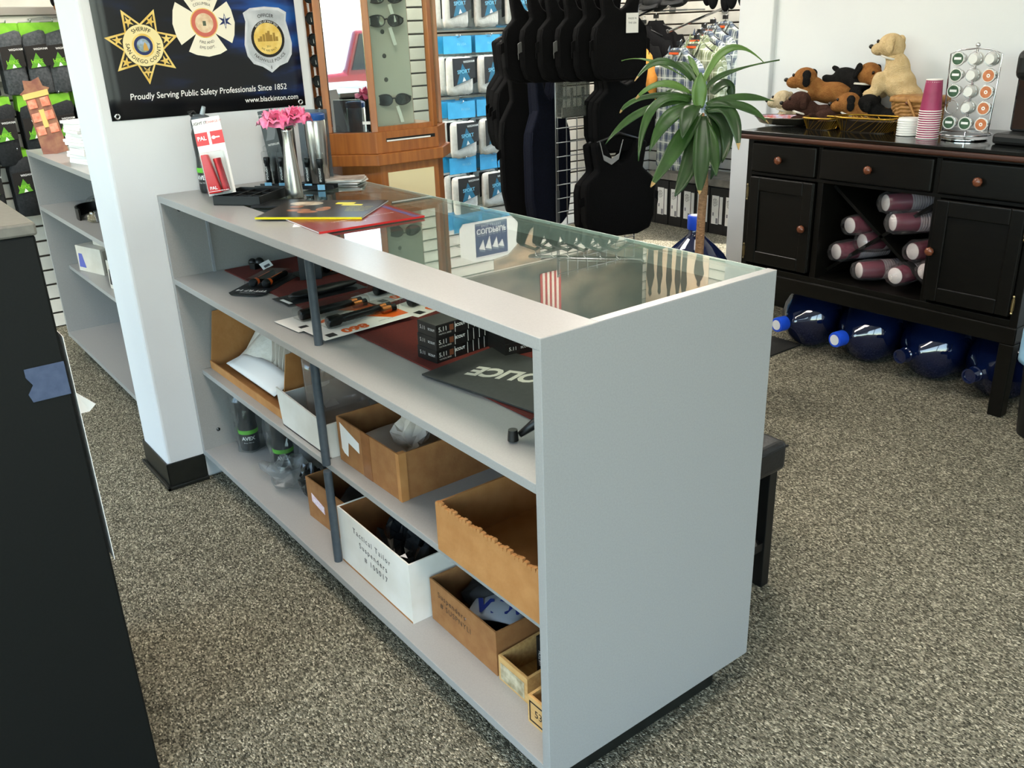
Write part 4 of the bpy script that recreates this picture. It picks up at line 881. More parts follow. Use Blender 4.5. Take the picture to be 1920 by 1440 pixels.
for r, zr in enumerate((1.83, 1.425, 1.025, .67)):
    for c, yp in enumerate((2.60, 2.85, 3.10, 3.35)):
        xs = -4.0 if c else -3.98
        pg = tag(obj('peg_hook', MB().tube([(-4.344, yp, zr + .02), (-4.1, yp, zr + .016), (-3.96, yp, zr + .016), (-3.945, yp, zr + .03)], .003, 6).box(-4.346, -4.343, yp - .012, yp + .012, zr - .02, zr + .03), PEG, smooth='auto'),
            'wire peg hook on the %s row of sport socks, %s from the wooden tower' % (ORD[r], NTH[c]), 'hook', 'peg hooks of the sport socks')
        for k in range(3):
            lb = '%s white sport sock pack on %s row, %s peg from the wooden tower' % (['front', 'middle', 'rear'][k], ORD[r], NTH[c])
            loc = (xs - .105 * k, yp + .006 * ((r + c + k) % 3 - 1), zr + .004)
            if proto is None: proto = sock_bag(lb, loc, .05)
            else: dup(proto, lb, loc, (0, 0, .05 * ((r * 3 + c * 2 + k) % 3 - 1)))
# hiking socks at the far left
LIME = mat('header_lime', '#7cc22e', .4, noise=(20, '#8fd03e')); WOOL = mat('grey_wool', '#5a5d60', .9, noise=(90, '#45484b'), bump=(120, .5)); WOOLB = mat('black_wool', '#1b1d1f', .9, noise=(90, '#26282a'), bump=(120, .4)); LIME2 = mat('label_green', '#5c9c2c', .45)
def hike(label, loc, wool, band):
    t = thing('sock_pair', label, 'socks', loc, 0, 'hiking socks on the far wall')
    obj('header', MB().prism([(-.05, .012), (.05, .012), (.055, -.06), (0, -.075), (-.055, -.06)], -.001, .001, 'x'), LIME, t)
    rings = []
    for z, w, d in ((-.315, .045, .012), (-.31, .052, .02), (-.2, .052, .022), (-.1, .054, .024), (-.06, .058, .024), (-.035, .05, .018), (-.028, .03, .008)):
        rings.append([(d * math.sin(a), w * math.cos(a) + (.006 if z > -.1 else 0), z + .008 * math.cos(a) * (z > -.1)) for a in [2 * PI * j / 16 for j in range(16)]])
    obj('sock', MB().loft(rings), wool, t, smooth=True)
    lb = obj('label', MB().prism([(-.05, -.2), (.05, -.185), (.05, -.085), (-.05, -.095)], .0235, .0255, 'x'), LBK, t)
    obj('triangle', MB().prism([(-.04, -.196), (-.005, -.125), (.03, -.188)], .0256, .0258, 'x'), LIME2, lb); obj('peak', MB().prism([(-.012, -.192), (-.003, -.172), (.008, -.189)], .0259, .0261, 'x'), WHITEINK, lb)
    obj('lettering', text(MB(), 'HIKE', .026, frame((.0262, -.006, -.165), (0, 1, .05), (0, 0, 1)), bold=.02), LIME, lb); obj('brand', text(MB(), 'WIGWAM', .014, frame((.0262, .02, -.108), (0, 1, .05), (0, 0, 1)), bold=.02), WHITEINK, lb)
    return t
pg_, pb_ = None, None
for r, (zr, ys) in enumerate(((1.578, (-.09, .045, .155, .255, .36)), (1.245, (-.20, -.06, .075, .215, .34)), (.99, (-.18, -.03, .10, .24)))):
    for c, yp in enumerate(ys):
        tag(obj('peg_hook', MB().tube([(-4.344, yp, zr + .016), (-4.1, yp, zr + .012), (-4.06, yp, zr + .012), (-4.048, yp, zr + .024)], .003, 6), PEG, smooth=True), 'wire peg hook for hiking socks, %s row, %s from the left' % (ORD[r], NTH[c]), 'hook', 'peg hooks of the hiking socks')
        for k in range(3):
            grey = (r == 0 and c in (1, 2, 3)); col = 'grey' if grey else 'black'
            lb = '%s %s hiking sock pair, %s row, %s peg from the left' % (['front', 'middle', 'rear'][k], col, ORD[r], NTH[c]); loc = (-4.085 - .075 * k, yp + .004 * k, zr - .002)
            pr_ = pg_ if grey else pb_
            if pr_ is None:
                o = hike(lb, loc, WOOL if grey else WOOLB, None)
                if grey: pg_ = o
                else: pb_ = o
            else: dup(pr_, lb, loc)
tag(obj('price_rail', MB().box(-4.344, -4.332, -.6, 1.9, 1.628, 1.668), mat('rail_aluminium', '#b9b6ae', .3, .8), bevel=.003), 'long aluminium price rail above the hiking socks', 'rail')
tag(obj('price_rail', MB().box(-4.344, -4.332, -.6, 1.9, 1.292, 1.32), mat('rail_aluminium', '#b9b6ae', .3, .8), bevel=.003), 'aluminium price rail between the two hiking sock rows', 'rail')
# ---------------------------------------------------------------- signs high on the walls (they show only as reflections in the glass top)
SG = thing('brand_sign', 'white shield-shaped sign with blue square above the sport socks', 'sign', (-3.90, 2.48, 1.78))
obj('board', MB().prism([(0, .03), (.0, .22), (.1, .27), (.25, .285), (.4, .27), (.5, .2), (.52, .12), (.52, .03), (.49, 0), (.03, 0)], 0, .006, 'x'), mat('sign_white', '#e9e9e4', .4), SG)
obj('blue_square', MB().prism([(.125, .015), (.4, .015), (.4, .245), (.125, .245)], .006, .0065, 'x'), mat('sign_navy', '#1d2a5c', .35), SG)
obj('lettering', text(text(MB(), 'COLDPRUF', .05, frame((.007, .262, .07), (0, 1, 0), (0, 0, 1)), bold=.03), 'BASE LAYERS', .02, frame((.007, .262, .035), (0, 1, 0), (0, 0, 1)), space=1.5), WHITEINK, SG)
pk_ = MB()
for y, h in ((.17, .07), (.225, .09), (.285, .075), (.335, .05)): pk_.prism([(y - .02, .21 - .02), (y + .035, .205), (y + .02, .21 - h - .01)], .007, .0072, 'x')
o = obj('mountains', pk_, WHITEINK, SG); o['kind'] = 'stuff'
obj('arm', MB().tube([(-.44, .26, .26), (-.002, .26, .26)], .006, 8), PEG, SG)
EM = thing('poster', 'brown landscape poster reading EMS TACLITE high on the far wall', 'poster', (-4.3435, 3.08, 1.89))
obj('sheet', MB().box(0, .003, 0, .46, 0, .40), mat('poster_brown', '#6f6457', .4, noise=(5, '#a58c70', (1, 1, 3))), EM); obj('band', MB().box(.003, .0034, 0, .46, 0, .12), mat('poster_band', '#3a3733', .4), EM)
obj('lettering', text(text(MB(), 'EMS TACLITE', .055, frame((.0038, .27, .055), (0, 1, 0), (0, 0, 1))), '5.11', .06, frame((.0038, .07, .09), (0, 1, 0), (0, 0, 1))), WHITEINK, EM)
MU = thing('mural', 'large dim landscape mural high on the far wall', 'mural', (-4.344, 2.55, 2.30))
obj('sheet', MB().box(0, .002, 0, 2.15, 0, .70), mat('mural_print', '#2a2a28', .5, noise=(2.6, '#6a5f52', (1, 1, 2.2))), MU)
FL = thing('flag', 'striped red and white flag high on the far wall', 'flag', (-4.340, 3.53, 2.4))
FR_, FW_ = mat('flag_red', '#9c2b2b', .7), mat('flag_white', '#e6ded2', .7)
for k in range(9): obj('stripe', MB().box(0, .004, .024 * k, .024 * k + .024, 0, .42), FR_ if k % 2 == 0 else FW_, FL)
PO = thing('poster', 'peach sunset poster with dark figures high on the back wall', 'poster', (-4.33, 4.735, 2.32))
obj('sheet', MB().box(0, .70, 0, .004, 0, .62), mat('sunset_print', '#e8c3a0', .4, noise=(2.2, '#f3dcc4')), PO)
SIL = mat('silhouette', '#43302c', .5)
for k, (x, w, h) in enumerate(((.05, .07, .5), (.16, .05, .46), (.27, .05, .5), (.37, .05, .48), (.44, .05, .5), (.6, .08, .3))):
    obj('figure', MB().prism([(x - .02, 0), (x - w * .6, h * .35), (x - w * .7, h * .62), (x - w * .35, h * .8), (x - .016, h * .84), (x - .02, h * .95), (x, h), (x + .02, h * .95), (x + .016, h * .84), (x + w * .35, h * .8), (x + w * .7, h * .6), (x + w * .5, h * .35), (x + .03, 0)], -.001, 0, 'y'), SIL, PO)
# ---------------------------------------------------------------- gridwall stand with body-armour vests
WIRE = mat('grid_wire', '#8f9294', .3, .85)
GW = thing('grid_panel', 'wire grid panel of the vest stand behind the counter', 'grid panel', (-2.75, 2.37, 0))
for k in range(9): obj('wire', MB().cyl((0, .0762 * k, .12), (0, .0762 * k, 1.9), .003 if k not in (0, 8) else .0045, n=6), WIRE, GW, smooth=True)
obj('wire', MB().cyl((0, .012, .12), (0, .012, 1.9), .0035, n=6), WIRE, GW, smooth=True)
for k in range(24): obj('wire', MB().cyl((.004, 0, .14 + .0757 * k), (.004, .61, .14 + .0757 * k), .003, n=6), WIRE, GW, smooth=True)
obj('foot', MB().box(-.25, .25, -.01, .015, 0, .025).box(-.01, .01, -.005, .01, .025, .14), WIRE, GW); obj('foot', MB().box(-.25, .25, .6, .625, 0, .025).box(-.01, .01, .6, .615, .025, .14), WIRE, GW)
obj('bracket', MB().box(-.004, .006, -.004, .016, .46, .64), mat('bracket_grey', '#6f7274', .4, .6), GW)
VB = mat('vest_black', '#060607', .9, noise=(120, '#0a0a0b'), bump=(300, .3), spec=.15); VN = mat('vest_navy', '#0a0d18', .9, noise=(90, '#0e1220'), bump=(250, .3), spec=.15); STRAPG = mat('strap_grey', '#4a4b4a', .7); ARM = mat('arm_chrome', '#9a9c9e', .2, 1)
def vest(name, label, loc, rz, w, h, m, strap=True, th=.03, group='body armour vests on the stand', tagged=False, strip=False):
    """hanging vest panel: local y across, z up (origin top centre of hook), faces local +x"""
    t = thing(name, label, 'vest', loc, rz, group); a = w / 2
    ol = [(-a * .50, 0), (-a * .72, -.02), (-a * .66, -h * .2), (-a * .62, -h * .3), (-a * .95, -h * .42), (-a, -h * .5), (-a * .98, -h * .82), (-a * .85, -h * .95), (-a * .5, -h), (a * .5, -h), (a * .85, -h * .95), (a * .98, -h * .82), (a, -h * .5), (a * .95, -h * .42), (a * .62, -h * .3), (a * .66, -h * .2), (a * .72, -.02), (a * .5, 0), (a * .36, -h * .1), (a * .22, -h * .2), (0, -h * .24), (-a * .22, -h * .2), (-a * .36, -h * .1)]
    mb = MB().prism(ol, -th / 2, th / 2, 'x'); obj('carrier', mb, m, t, bevel=.012, seg=3)
    if strap:
        for s in (-1, 1): obj('side_strap', MB().loft([[(th * .2 + d, s * a * k + .0, -h * z + e) for d, e in ((-.004, -.024), (.004, -.024), (.004, .024), (-.004, .024))] for k, z in ((.8, .6), (1.02, .6), (1.12, .62), (1.1, .68))]), STRAPG if strip else m, t, bevel=.002)
    obj('hem_seam', MB().tube([(th / 2 + .001, y * .93, z + (.012 if z < -h * .9 else 0)) for y, z in ol[4:14]], .003, 6), m, t, smooth=True)
    hg = obj('hanger', MB().tube([(0, -a * .6, -.012), (0, 0, .03), (0, a * .6, -.012)], .009, 8), BLACK, t, smooth=True)
    obj('hook', MB().tube([(0, 0, .03), (0, 0, .06), (.0, .016, .075), (0, .03, .062)], .0025, 6), CHROME, hg, smooth=True)
    if tagged:
        tg_ = obj('swing_tag', MB().box(th / 2 + .008, th / 2 + .0095, .02, .09, -.21, -.12), PAPER, t); obj('tag_print', text(text(MB(), 'MADE IN', .012, frame((th / 2 + .0099, .055, -.145), (0, 1, 0), (0, 0, 1))), 'THE USA', .012, frame((th / 2 + .0099, .055, -.165), (0, 1, 0), (0, 0, 1))), INK, tg_)
    return t
tag(obj('faceout_arm', MB().tube([(-2.74, 2.40, 1.732), (-2.72, 2.14, 1.732), (-2.25, 2.53, 1.732), (-2.24, 2.54, 1.75)], .009, 8), ARM, smooth=True), 'chrome arm carrying the row of black vests, out of the grid', 'arm')
VX = ['nearest', 'second', 'third', 'fourth', 'fifth', 'sixth']
for k in range(6):
    vest('armour_vest', '%s black armour vest from the camera on the upper arm%s' % (VX[k], ', with a white tag' if k == 0 else ''), (-2.32 - .07 * k, 2.42 - .055 * k, 1.655), -.2, .31, .43, VB, True, .042, tagged=(k == 0), strip=(k in (2, 4)))
for k in range(3):
    vest('armour_vest', ['front long black vest hanging below the upper row', 'middle long black vest hanging below the upper row', 'rear long black vest hanging below the upper row'][k], (-2.52 - .07 * k, 2.66 + .03 * k, 1.30), -.2, .38, .46, VB, False, .05)
vest('armour_vest', 'black vest with grey collar strap low beside the plant', (-2.50, 2.60, .915), -.25, .44, .52, VB, True, .07, strip=False)
vest('armour_vest', 'second black vest close behind the low one by the plant', (-2.62, 2.64, .90), -.15, .44, .54, VB, False, .06)
vest('armour_vest', 'navy blue vest hanging left of the wire grid', (-2.84, 2.39, 1.335), -.1, .27, .9, VN, False, .06)
vest('armour_vest', 'second navy vest just behind the first navy one', (-2.92, 2.42, 1.32), .05, .27, .92, VN, False, .05)
for k in range(4):
    vest('armour_vest', ['front', 'second', 'third', 'rear'][k] + ' black vest on the left arm beside the sport socks', (-3.02 - .09 * k, 2.42 + .03 * k, 1.40 + .012 * k), -.25 + .1 * k, .40, .62 if k else .95, VB, True, .05)
tag(obj('faceout_arm', MB().tube([(-2.78, 2.42, 1.50), (-3.5, 2.56, 1.50)], .008, 8), ARM, smooth=True), 'chrome arm carrying the vests left of the grid', 'arm')
tag(obj('collar_strap', MB().at((-2.455, 2.50, .86), (0, 0, -.25)).loft([[(.0, y, z), (.008, y, z), (.008, y * .86, z - .03), (0, y * .86, z - .03)] for y, z in ((-.07, .06), (-.05, -.01), (0, -.035), (.05, -.01), (.07, .06))]), mat('collar_grey', '#8a8b8c', .6), bevel=.002), 'pale grey collar strap on the low black vest', 'strap')
PH = thing('leaflet_holder', 'clear empty leaflet holder hooked on the wire grid', 'holder', (-2.735, 2.36, 1.03))
CA = clear('cloudy_acrylic', '#cfd4d2', .15, .1, ('#9a9c96', .4))
obj('tray', MB().box(0, .05, 0, .24, 0, .006).box(.046, .05, 0, .24, 0, .055).box(0, .004, 0, .24, 0, .22), CA, PH); obj('prong', MB().box(.046, .05, .06, .08, .055, .15), CA, PH); obj('prong', MB().box(.046, .05, .14, .16, .055, .15), CA, PH)
tag(obj('hang_tag', MB().at((-2.70, 2.585, .975), (.2, 0, .1)).box(0, .001, -.025, .025, -.04, .04), PAPER), 'white tag hanging on the wire grid under the vests', 'tag')
# ---------------------------------------------------------------- caps, gloves, jackets, plaid shirts on the right slat wall
def garment(name, label, cat, loc, rz, rows, m, group=None, sm=True, n=24, wr=.012, seed=1):
    """rows = (z, half width, half depth, x shift); local x across, faces local -y"""
    random.seed(seed); ph = [random.uniform(0, 6) for _ in range(6)]; t = thing(name, label, cat, loc, rz, group); rings = []
    for z, w, d, sx_ in rows:
        rings.append([(sx_ + w * (abs(math.cos(a)) ** .8) * (1 if math.cos(a) > 0 else -1), d * math.sin(a) + wr * math.sin(5 * a + 9 * z + ph[0]) * .5 + wr * math.sin(9 * a + 4 * z + ph[1]) * .4, z) for a in [2 * PI * j / n for j in range(n)]])
    obj('body', MB().loft(rings), m, t, smooth=sm)
    return t
def plaid(name, base, c1, c2):
    m = bpy.data.materials.new(name); m.use_nodes = True; nt = m.node_tree; b = nt.nodes['Principled BSDF']; b.inputs['Roughness'].default_value = .85
    tc = nt.nodes.new('ShaderNodeTexCoord'); sx = nt.nodes.new('ShaderNodeSeparateXYZ'); nt.links.new(tc.outputs['Object'], sx.inputs[0])
    def stripes(out, per, duty, ph):
        a = nt.nodes.new('ShaderNodeMath'); a.operation = 'MULTIPLY_ADD'; a.inputs[1].default_value = 1 / per; a.inputs[2].default_value = ph; nt.links.new(out, a.inputs[0])
        f = nt.nodes.new('ShaderNodeMath'); f.operation = 'FRACT'; nt.links.new(a.outputs[0], f.inputs[0])
        l = nt.nodes.new('ShaderNodeMath'); l.operation = 'LESS_THAN'; l.inputs[1].default_value = duty; nt.links.new(f.outputs[0], l.inputs[0]); return l.outputs[0]
    cur = None; col = lin(base)
    for out, per, duty, ph, c, k in ((sx.outputs[0], .072, .45, 0, c1, .62), (sx.outputs[2], .072, .45, .2, c1, .62), (sx.outputs[0], .072, .14, .35, c2, .75), (sx.outputs[2], .072, .14, .55, c2, .75), (sx.outputs[0], .036, .12, .1, '#c4c9c2', .6)):
        s = stripes(out, per, duty, ph); mu = nt.nodes.new('ShaderNodeMath'); mu.operation = 'MULTIPLY'; mu.inputs[1].default_value = k; nt.links.new(s, mu.inputs[0])
        mx = nt.nodes.new('ShaderNodeMixRGB'); nt.links.new(mu.outputs[0], mx.inputs[0]); mx.inputs[2].default_value = lin(c)
        if cur is None: mx.inputs[1].default_value = col
        else: nt.links.new(cur, mx.inputs[1])
        cur = mx.outputs[0]
    nt.links.new(cur, b.inputs['Base Color'])
    return m
PLB, PLG = plaid('plaid_blue', '#7d8783', '#24334f', '#b9bfb6'), plaid('plaid_green', '#8a9175', '#56623f', '#b4b9a2')
ORC = mat('orange_collar', '#d0551f', .6)
def shirt(label, loc, rz, m, seed, sleeve=True):
    rows = [(-.80, .17, .035, 0), (-.78, .20, .042, 0), (-.5, .205, .045, 0), (-.25, .21, .048, 0), (-.12, .225, .046, 0), (-.07, .20, .04, 0), (-.03, .12, .036, 0), (0, .07, .035, 0), (.012, .06, .03, 0)]
    t = garment('plaid_shirt', label, 'shirt', loc, rz, rows, m, 'plaid shirts on the waterfall rail', seed=seed, wr=.014)
    if sleeve:
        for s in (-1, 1): obj('sleeve', MB().loft([[(s * x + s * r * .8 * math.cos(a), y + r * math.sin(a), z) for a in [2 * PI * j / 14 for j in range(14)]] for x, y, z, r in ((.19, 0, -.085, .03), (.225, 0, -.16, .042), (.245, -.005, -.32, .042), (.25, -.01, -.5, .04), (.25, -.01, -.62, .036))]), m, t, smooth=True)
    for s in (-1, 1): obj('collar', MB().poly([(s * .015, -.042, -.035), (s * .075, -.034, .0), (s * .07, -.024, .028), (s * .03, -.05, -.085)]), m, t, solid=.004)
    obj('inner_collar', MB().loft([[(.055 * math.cos(a), -.03 + .015 * math.sin(a), z) for a in [2 * PI * j / 14 for j in range(14)]] for z in (-.03, .0)]), mat('shirt_lining', '#4a4a48', .8), t, smooth='auto')
    obj('neck_tape', MB().box(-.045, .045, -.05, -.045, -.028, -.014), ORC, t)
    obj('placket', MB().box(-.014, .014, -.055, -.049, -.76, -.08), m, t)
    h = obj('hanger', MB().tube([(-.16, 0, -.05), (-.05, 0, .0), (0, 0, .015), (.05, 0, .0), (.16, 0, -.05)], .006, 6), BLACK, t, smooth=True)
    obj('hook', MB().tube([(0, 0, .01), (0, 0, .05), (.0, .016, .066), (0, .03, .052)], .0025, 6), CHROME, h, smooth=True); obj('size_cube', MB().box(-.016, .016, -.012, .012, .028, .055), BLACK, h)
    return t
s_pos = [(-3.345, 3.98, 1.31, PLB), (-3.30, 4.1, 1.345, PLG), (-3.37, 4.21, 1.38, PLG), (-3.43, 4.32, 1.41, PLB), (-3.44, 4.42, 1.44, PLB), (-3.42, 4.53, 1.465, PLB)]
for k, (x, y, z, m_) in enumerate(s_pos):
    shirt(['front blue plaid shirt behind the plant leaves', 'pale green plaid shirt, second on the waterfall rail', 'third plaid shirt on the rail, green check', 'fourth plaid shirt on the rail, blue check', 'fifth plaid shirt on the rail, mostly hidden', 'rearmost blue plaid shirt nearest the slat wall'][k], (x, y, z), -.12, m_, 40 + k)
tag(obj('waterfall_rail', MB().tube([(-3.60, 4.745, 1.575), (-3.47, 4.2, 1.475), (-3.40, 3.92, 1.425), (-3.40, 3.915, 1.44)], .009, 8).box(-3.63, -3.57, 4.735, 4.744, 1.54, 1.62), ARM, smooth='auto'), 'sloping chrome waterfall rail carrying the plaid shirts', 'rail')
tag(obj('waterfall_rail', MB().tube([(-4.12, 4.745, 1.60), (-4.0, 4.38, 1.57), (-3.89, 3.97, 1.495)], .009, 8).box(-4.15, -4.09, 4.735, 4.744, 1.56, 1.64), ARM, smooth='auto'), 'sloping chrome rail carrying the black and orange jackets', 'rail')
JO = mat('jacket_orange', '#c9802c', .7, noise=(30, '#d68f3a'))
for k in range(3):
    t = garment('jacket', ['front black jacket with orange sleeve panel', 'middle black jacket on the short rail', 'rear black jacket nearest the slat wall'][k], 'jacket', (-3.83 - .06 * k, 4.0 + .19 * k, 1.40 + .035 * k), .2, [(-.62, .17, .06, 0), (-.6, .2, .08, 0), (-.3, .21, .085, 0), (-.1, .22, .08, 0), (-.05, .16, .06, 0), (0, .07, .05, 0), (.03, .055, .04, 0)], VB, 'jackets on the short rail', seed=60 + k)
    for s in (-1, 1): obj('sleeve', MB().loft([[(s * x + s * r * .8 * math.cos(a), y + r * math.sin(a), z) for a in [2 * PI * j / 12 for j in range(12)]] for x, y, z, r in ((.19, 0, -.07, .045), (.235, -.01, -.2, .062), (.25, -.03, -.42, .055), (.25, -.03, -.55, .048))]), VB, t, smooth=True)
    if k == 0:
        obj('orange_panel', MB().tube([(.07, -.06, .0), (.13, -.1, -.06), (.2, -.095, -.14), (.24, -.09, -.28), (.24, -.09, -.42)], [.012, .03, .04, .042, .035], 8), JO, t, smooth=True); obj('orange_collar', MB().tube([(.02, -.08, -.10), (.08, -.095, -.14), (.16, -.1, -.2)], [.012, .022, .02], 8), JO, t, smooth=True)
    h = obj('hanger', MB().tube([(-.16, 0, -.04), (0, 0, .03), (.16, 0, -.04)], .006, 6), BLACK, t, smooth=True); obj('hook', MB().tube([(0, 0, .03), (0, 0, .08), (0, .016, .095)], .0025, 6), CHROME, h, smooth=True); obj('size_cube', MB().box(-.016, .016, -.012, .012, .045, .072), BLACK, h)
CAPM = mat('cap_black', '#121314', .8, noise=(100, '#191a1c'))
for k, (x, y, z) in enumerate(((-4.18, 4.5, 1.585), (-4.02, 4.45, 1.575), (-3.86, 4.5, 1.60))):
    t = thing('cap', ['left', 'middle', 'right'][k] + ' black cap hanging above the jackets', 'cap', (x, y, z), .3 * k - .3, 'black caps on the right slat wall')
    obj('crown', MB().ell((0, 0, .06), (.095, .1, .075), 20, 12), CAPM, t, smooth=True); obj('peak', MB().loft([[(.085 * math.cos(a), -.07 - .09 * math.sin(a) * s, .03 + .012 * math.cos(a) ** 2 + e) for a in [PI * j / 12 for j in range(13)]] for s, e in ((.2, 0), (1, -.025), (1, -.031), (.2, -.006))], False, False), CAPM, t, smooth=True, solid=.003)
    obj('button', MB().ell((0, 0, .136), (.01, .01, .005), 8, 6), CAPM, t, smooth=True)
obj_c = tag(obj('cap_shelf', MB().tube([(-4.25, 4.5, 1.567), (-3.75, 4.5, 1.567)], .005, 6).tube([(-4.2, 4.744, 1.567), (-4.2, 4.5, 1.567)], .005, 6).tube([(-3.8, 4.744, 1.567), (-3.8, 4.5, 1.567)], .005, 6), WIRE), 'thin wire rail under the row of black caps', 'rail')
for k, (x, z) in enumerate(((-3.62, 1.58), (-3.54, 1.555), (-3.45, 1.535), (-3.37, 1.55), (-3.30, 1.56))):
    t = thing('glove_pair', ['first', 'second', 'third', 'fourth', 'fifth'][k] + ' black padded glove from the left, above the plaid shirts', 'glove', (x, 4.56 - .03 * (k % 2), z), 0, 'black gloves on the right slat wall')
    obj('palm', MB().ell((0, 0, .09), (.042, .03, .085), 14, 10), VB, t, smooth=True); obj('cuff', MB().ell((0, 0, .19), (.038, .028, .05), 14, 8), VB, t, smooth=True)
    obj('peg', MB().tube([(0, .01, .22), (0, .2 + .03 * (k % 2) - .02, .235)], .003, 6), PEG, t, smooth=True)
# ---------------------------------------------------------------- boot boxes on the floor
BOXK = mat('boot_box_black', '#161413', .5, noise=(30, '#1c1a18')); STK = mat('sticker_white', '#dedcd6', .5)
bx = [-4.02, -3.885, -3.745, -3.61, -3.475, -3.335, -3.205]
for k in range(7):
    x0 = bx[k]; t = thing('boot_box', ['first black boot box from the left, with red square and numerals', 'second black boot box from the left', 'third black boot box from the left', 'fourth black boot box, half behind the plant leaves', 'fifth black boot box, behind the plant trunk', 'sixth black boot box, right of the trunk', 'last black boot box beside the white column'][k], 'box', (x0, 4.36, 0), 0, 'boot boxes standing on end on the floor')
    obj('body', MB().box(0, .13, 0, .34, 0, .34), BOXK, t, bevel=.002)
    if k == 0:
        m = MB()
        for a, b_ in ((.045, .038), (.026, .018), (.008, 0)):
            m.prism([(.06 - a, .27 - a), (.06 + a, .27 - a), (.06 + a, .27 + a), (.06 - a, .27 + a)], -.0006 - .0002 * (a < .03) - .0002 * (a < .01), -.0004, 'y')
        o = obj('red_square', m, mat('target_red', '#6e2322', .5), t); o['kind'] = 'stuff'
        text_on(t, '5.11', .09, (.06, -.0008, .13), (0, 0, -1), (1, 0, 0), SILV, bold=.03)
    if k > 0 or True:
        if k:
            st = obj('sticker', MB().box(.02, .085, -.0008, 0, .075, .285), STK, t)
            pr = MB()
            for q in range(4): text(pr, ['12 D', 'BLACK', 'ATAC 6', 'BOOT'][q], .018, frame((.068 - .011 * q, -.0012, .235), (0, 0, -1), (1, 0, 0)))
            obj('sticker_print', pr, INK, st); obj('barcode', MB().box(.03, .042, -.0011, -.0008, .135, .16).box(.062, .08, -.0011, -.0008, .08, .12), mat('barcode_grey2', '#77767a', .6), st)
            obj('strip', MB().box(.092, .12, -.0008, 0, .08, .28), STK, t)
tag(obj('shoe_carton', MB().box(-3.98, -2.5, 4.38, 4.7, .345, .40), mat('carton_grey', '#6a665f', .7, noise=(12, '#8a857b')), bevel=.003), 'long flat grey carton lying on top of the boot boxes', 'box')
# ---------------------------------------------------------------- potted dracaena behind the counter
PT = thing('potted_plant', 'tall dracaena with arching glossy leaves behind the counter', 'plant', (0, 0, 0))
LEAFM = mat('leaf_green', '#2f4f1d', .38, noise=(7, '#223d16', (3, 3, 1)), spec=.45, bump=(40, .1)); LEAFD = mat('leaf_dark', '#1f3518', .36, noise=(7, '#2b4420', (3, 3, 1)), spec=.45); LEAFY = mat('leaf_pale', '#567534', .38, noise=(9, '#436428')); TIP = mat('leaf_dry_tip', '#a98a57', .6)
bp = [(-1.08, 1.66, .36), (-1.10, 1.655, .58), (-1.092, 1.65, .82), (-1.095, 1.66, .94), (-1.13, 1.69, 1.07), (-1.165, 1.71, 1.18)]
obj('trunk', MB().tube(bp, [.017, .0165, .0155, .015, .014, .011], 12), mat('trunk_bark', '#7d5a3d', .7, noise=(60, '#9a7350', (1, 1, 4)), bump=(120, .8)), PT, smooth=True)
pot = obj('pot', MB().at((-1.08, 1.66, 0)).lathe([(.11, 0), (.12, .01), (.15, .33), (.158, .335), (.158, .37), (.145, .37), (.143, .34)], 28), mat('pot_glaze', '#3a3f3d', .35), PT, smooth='auto')
obj('soil', MB().at((-1.08, 1.66, .345)).lathe([(.142, 0), (.142, .004)], 24), mat('soil', '#2d2119', .95, noise=(60, '#3b2c20')), PT)
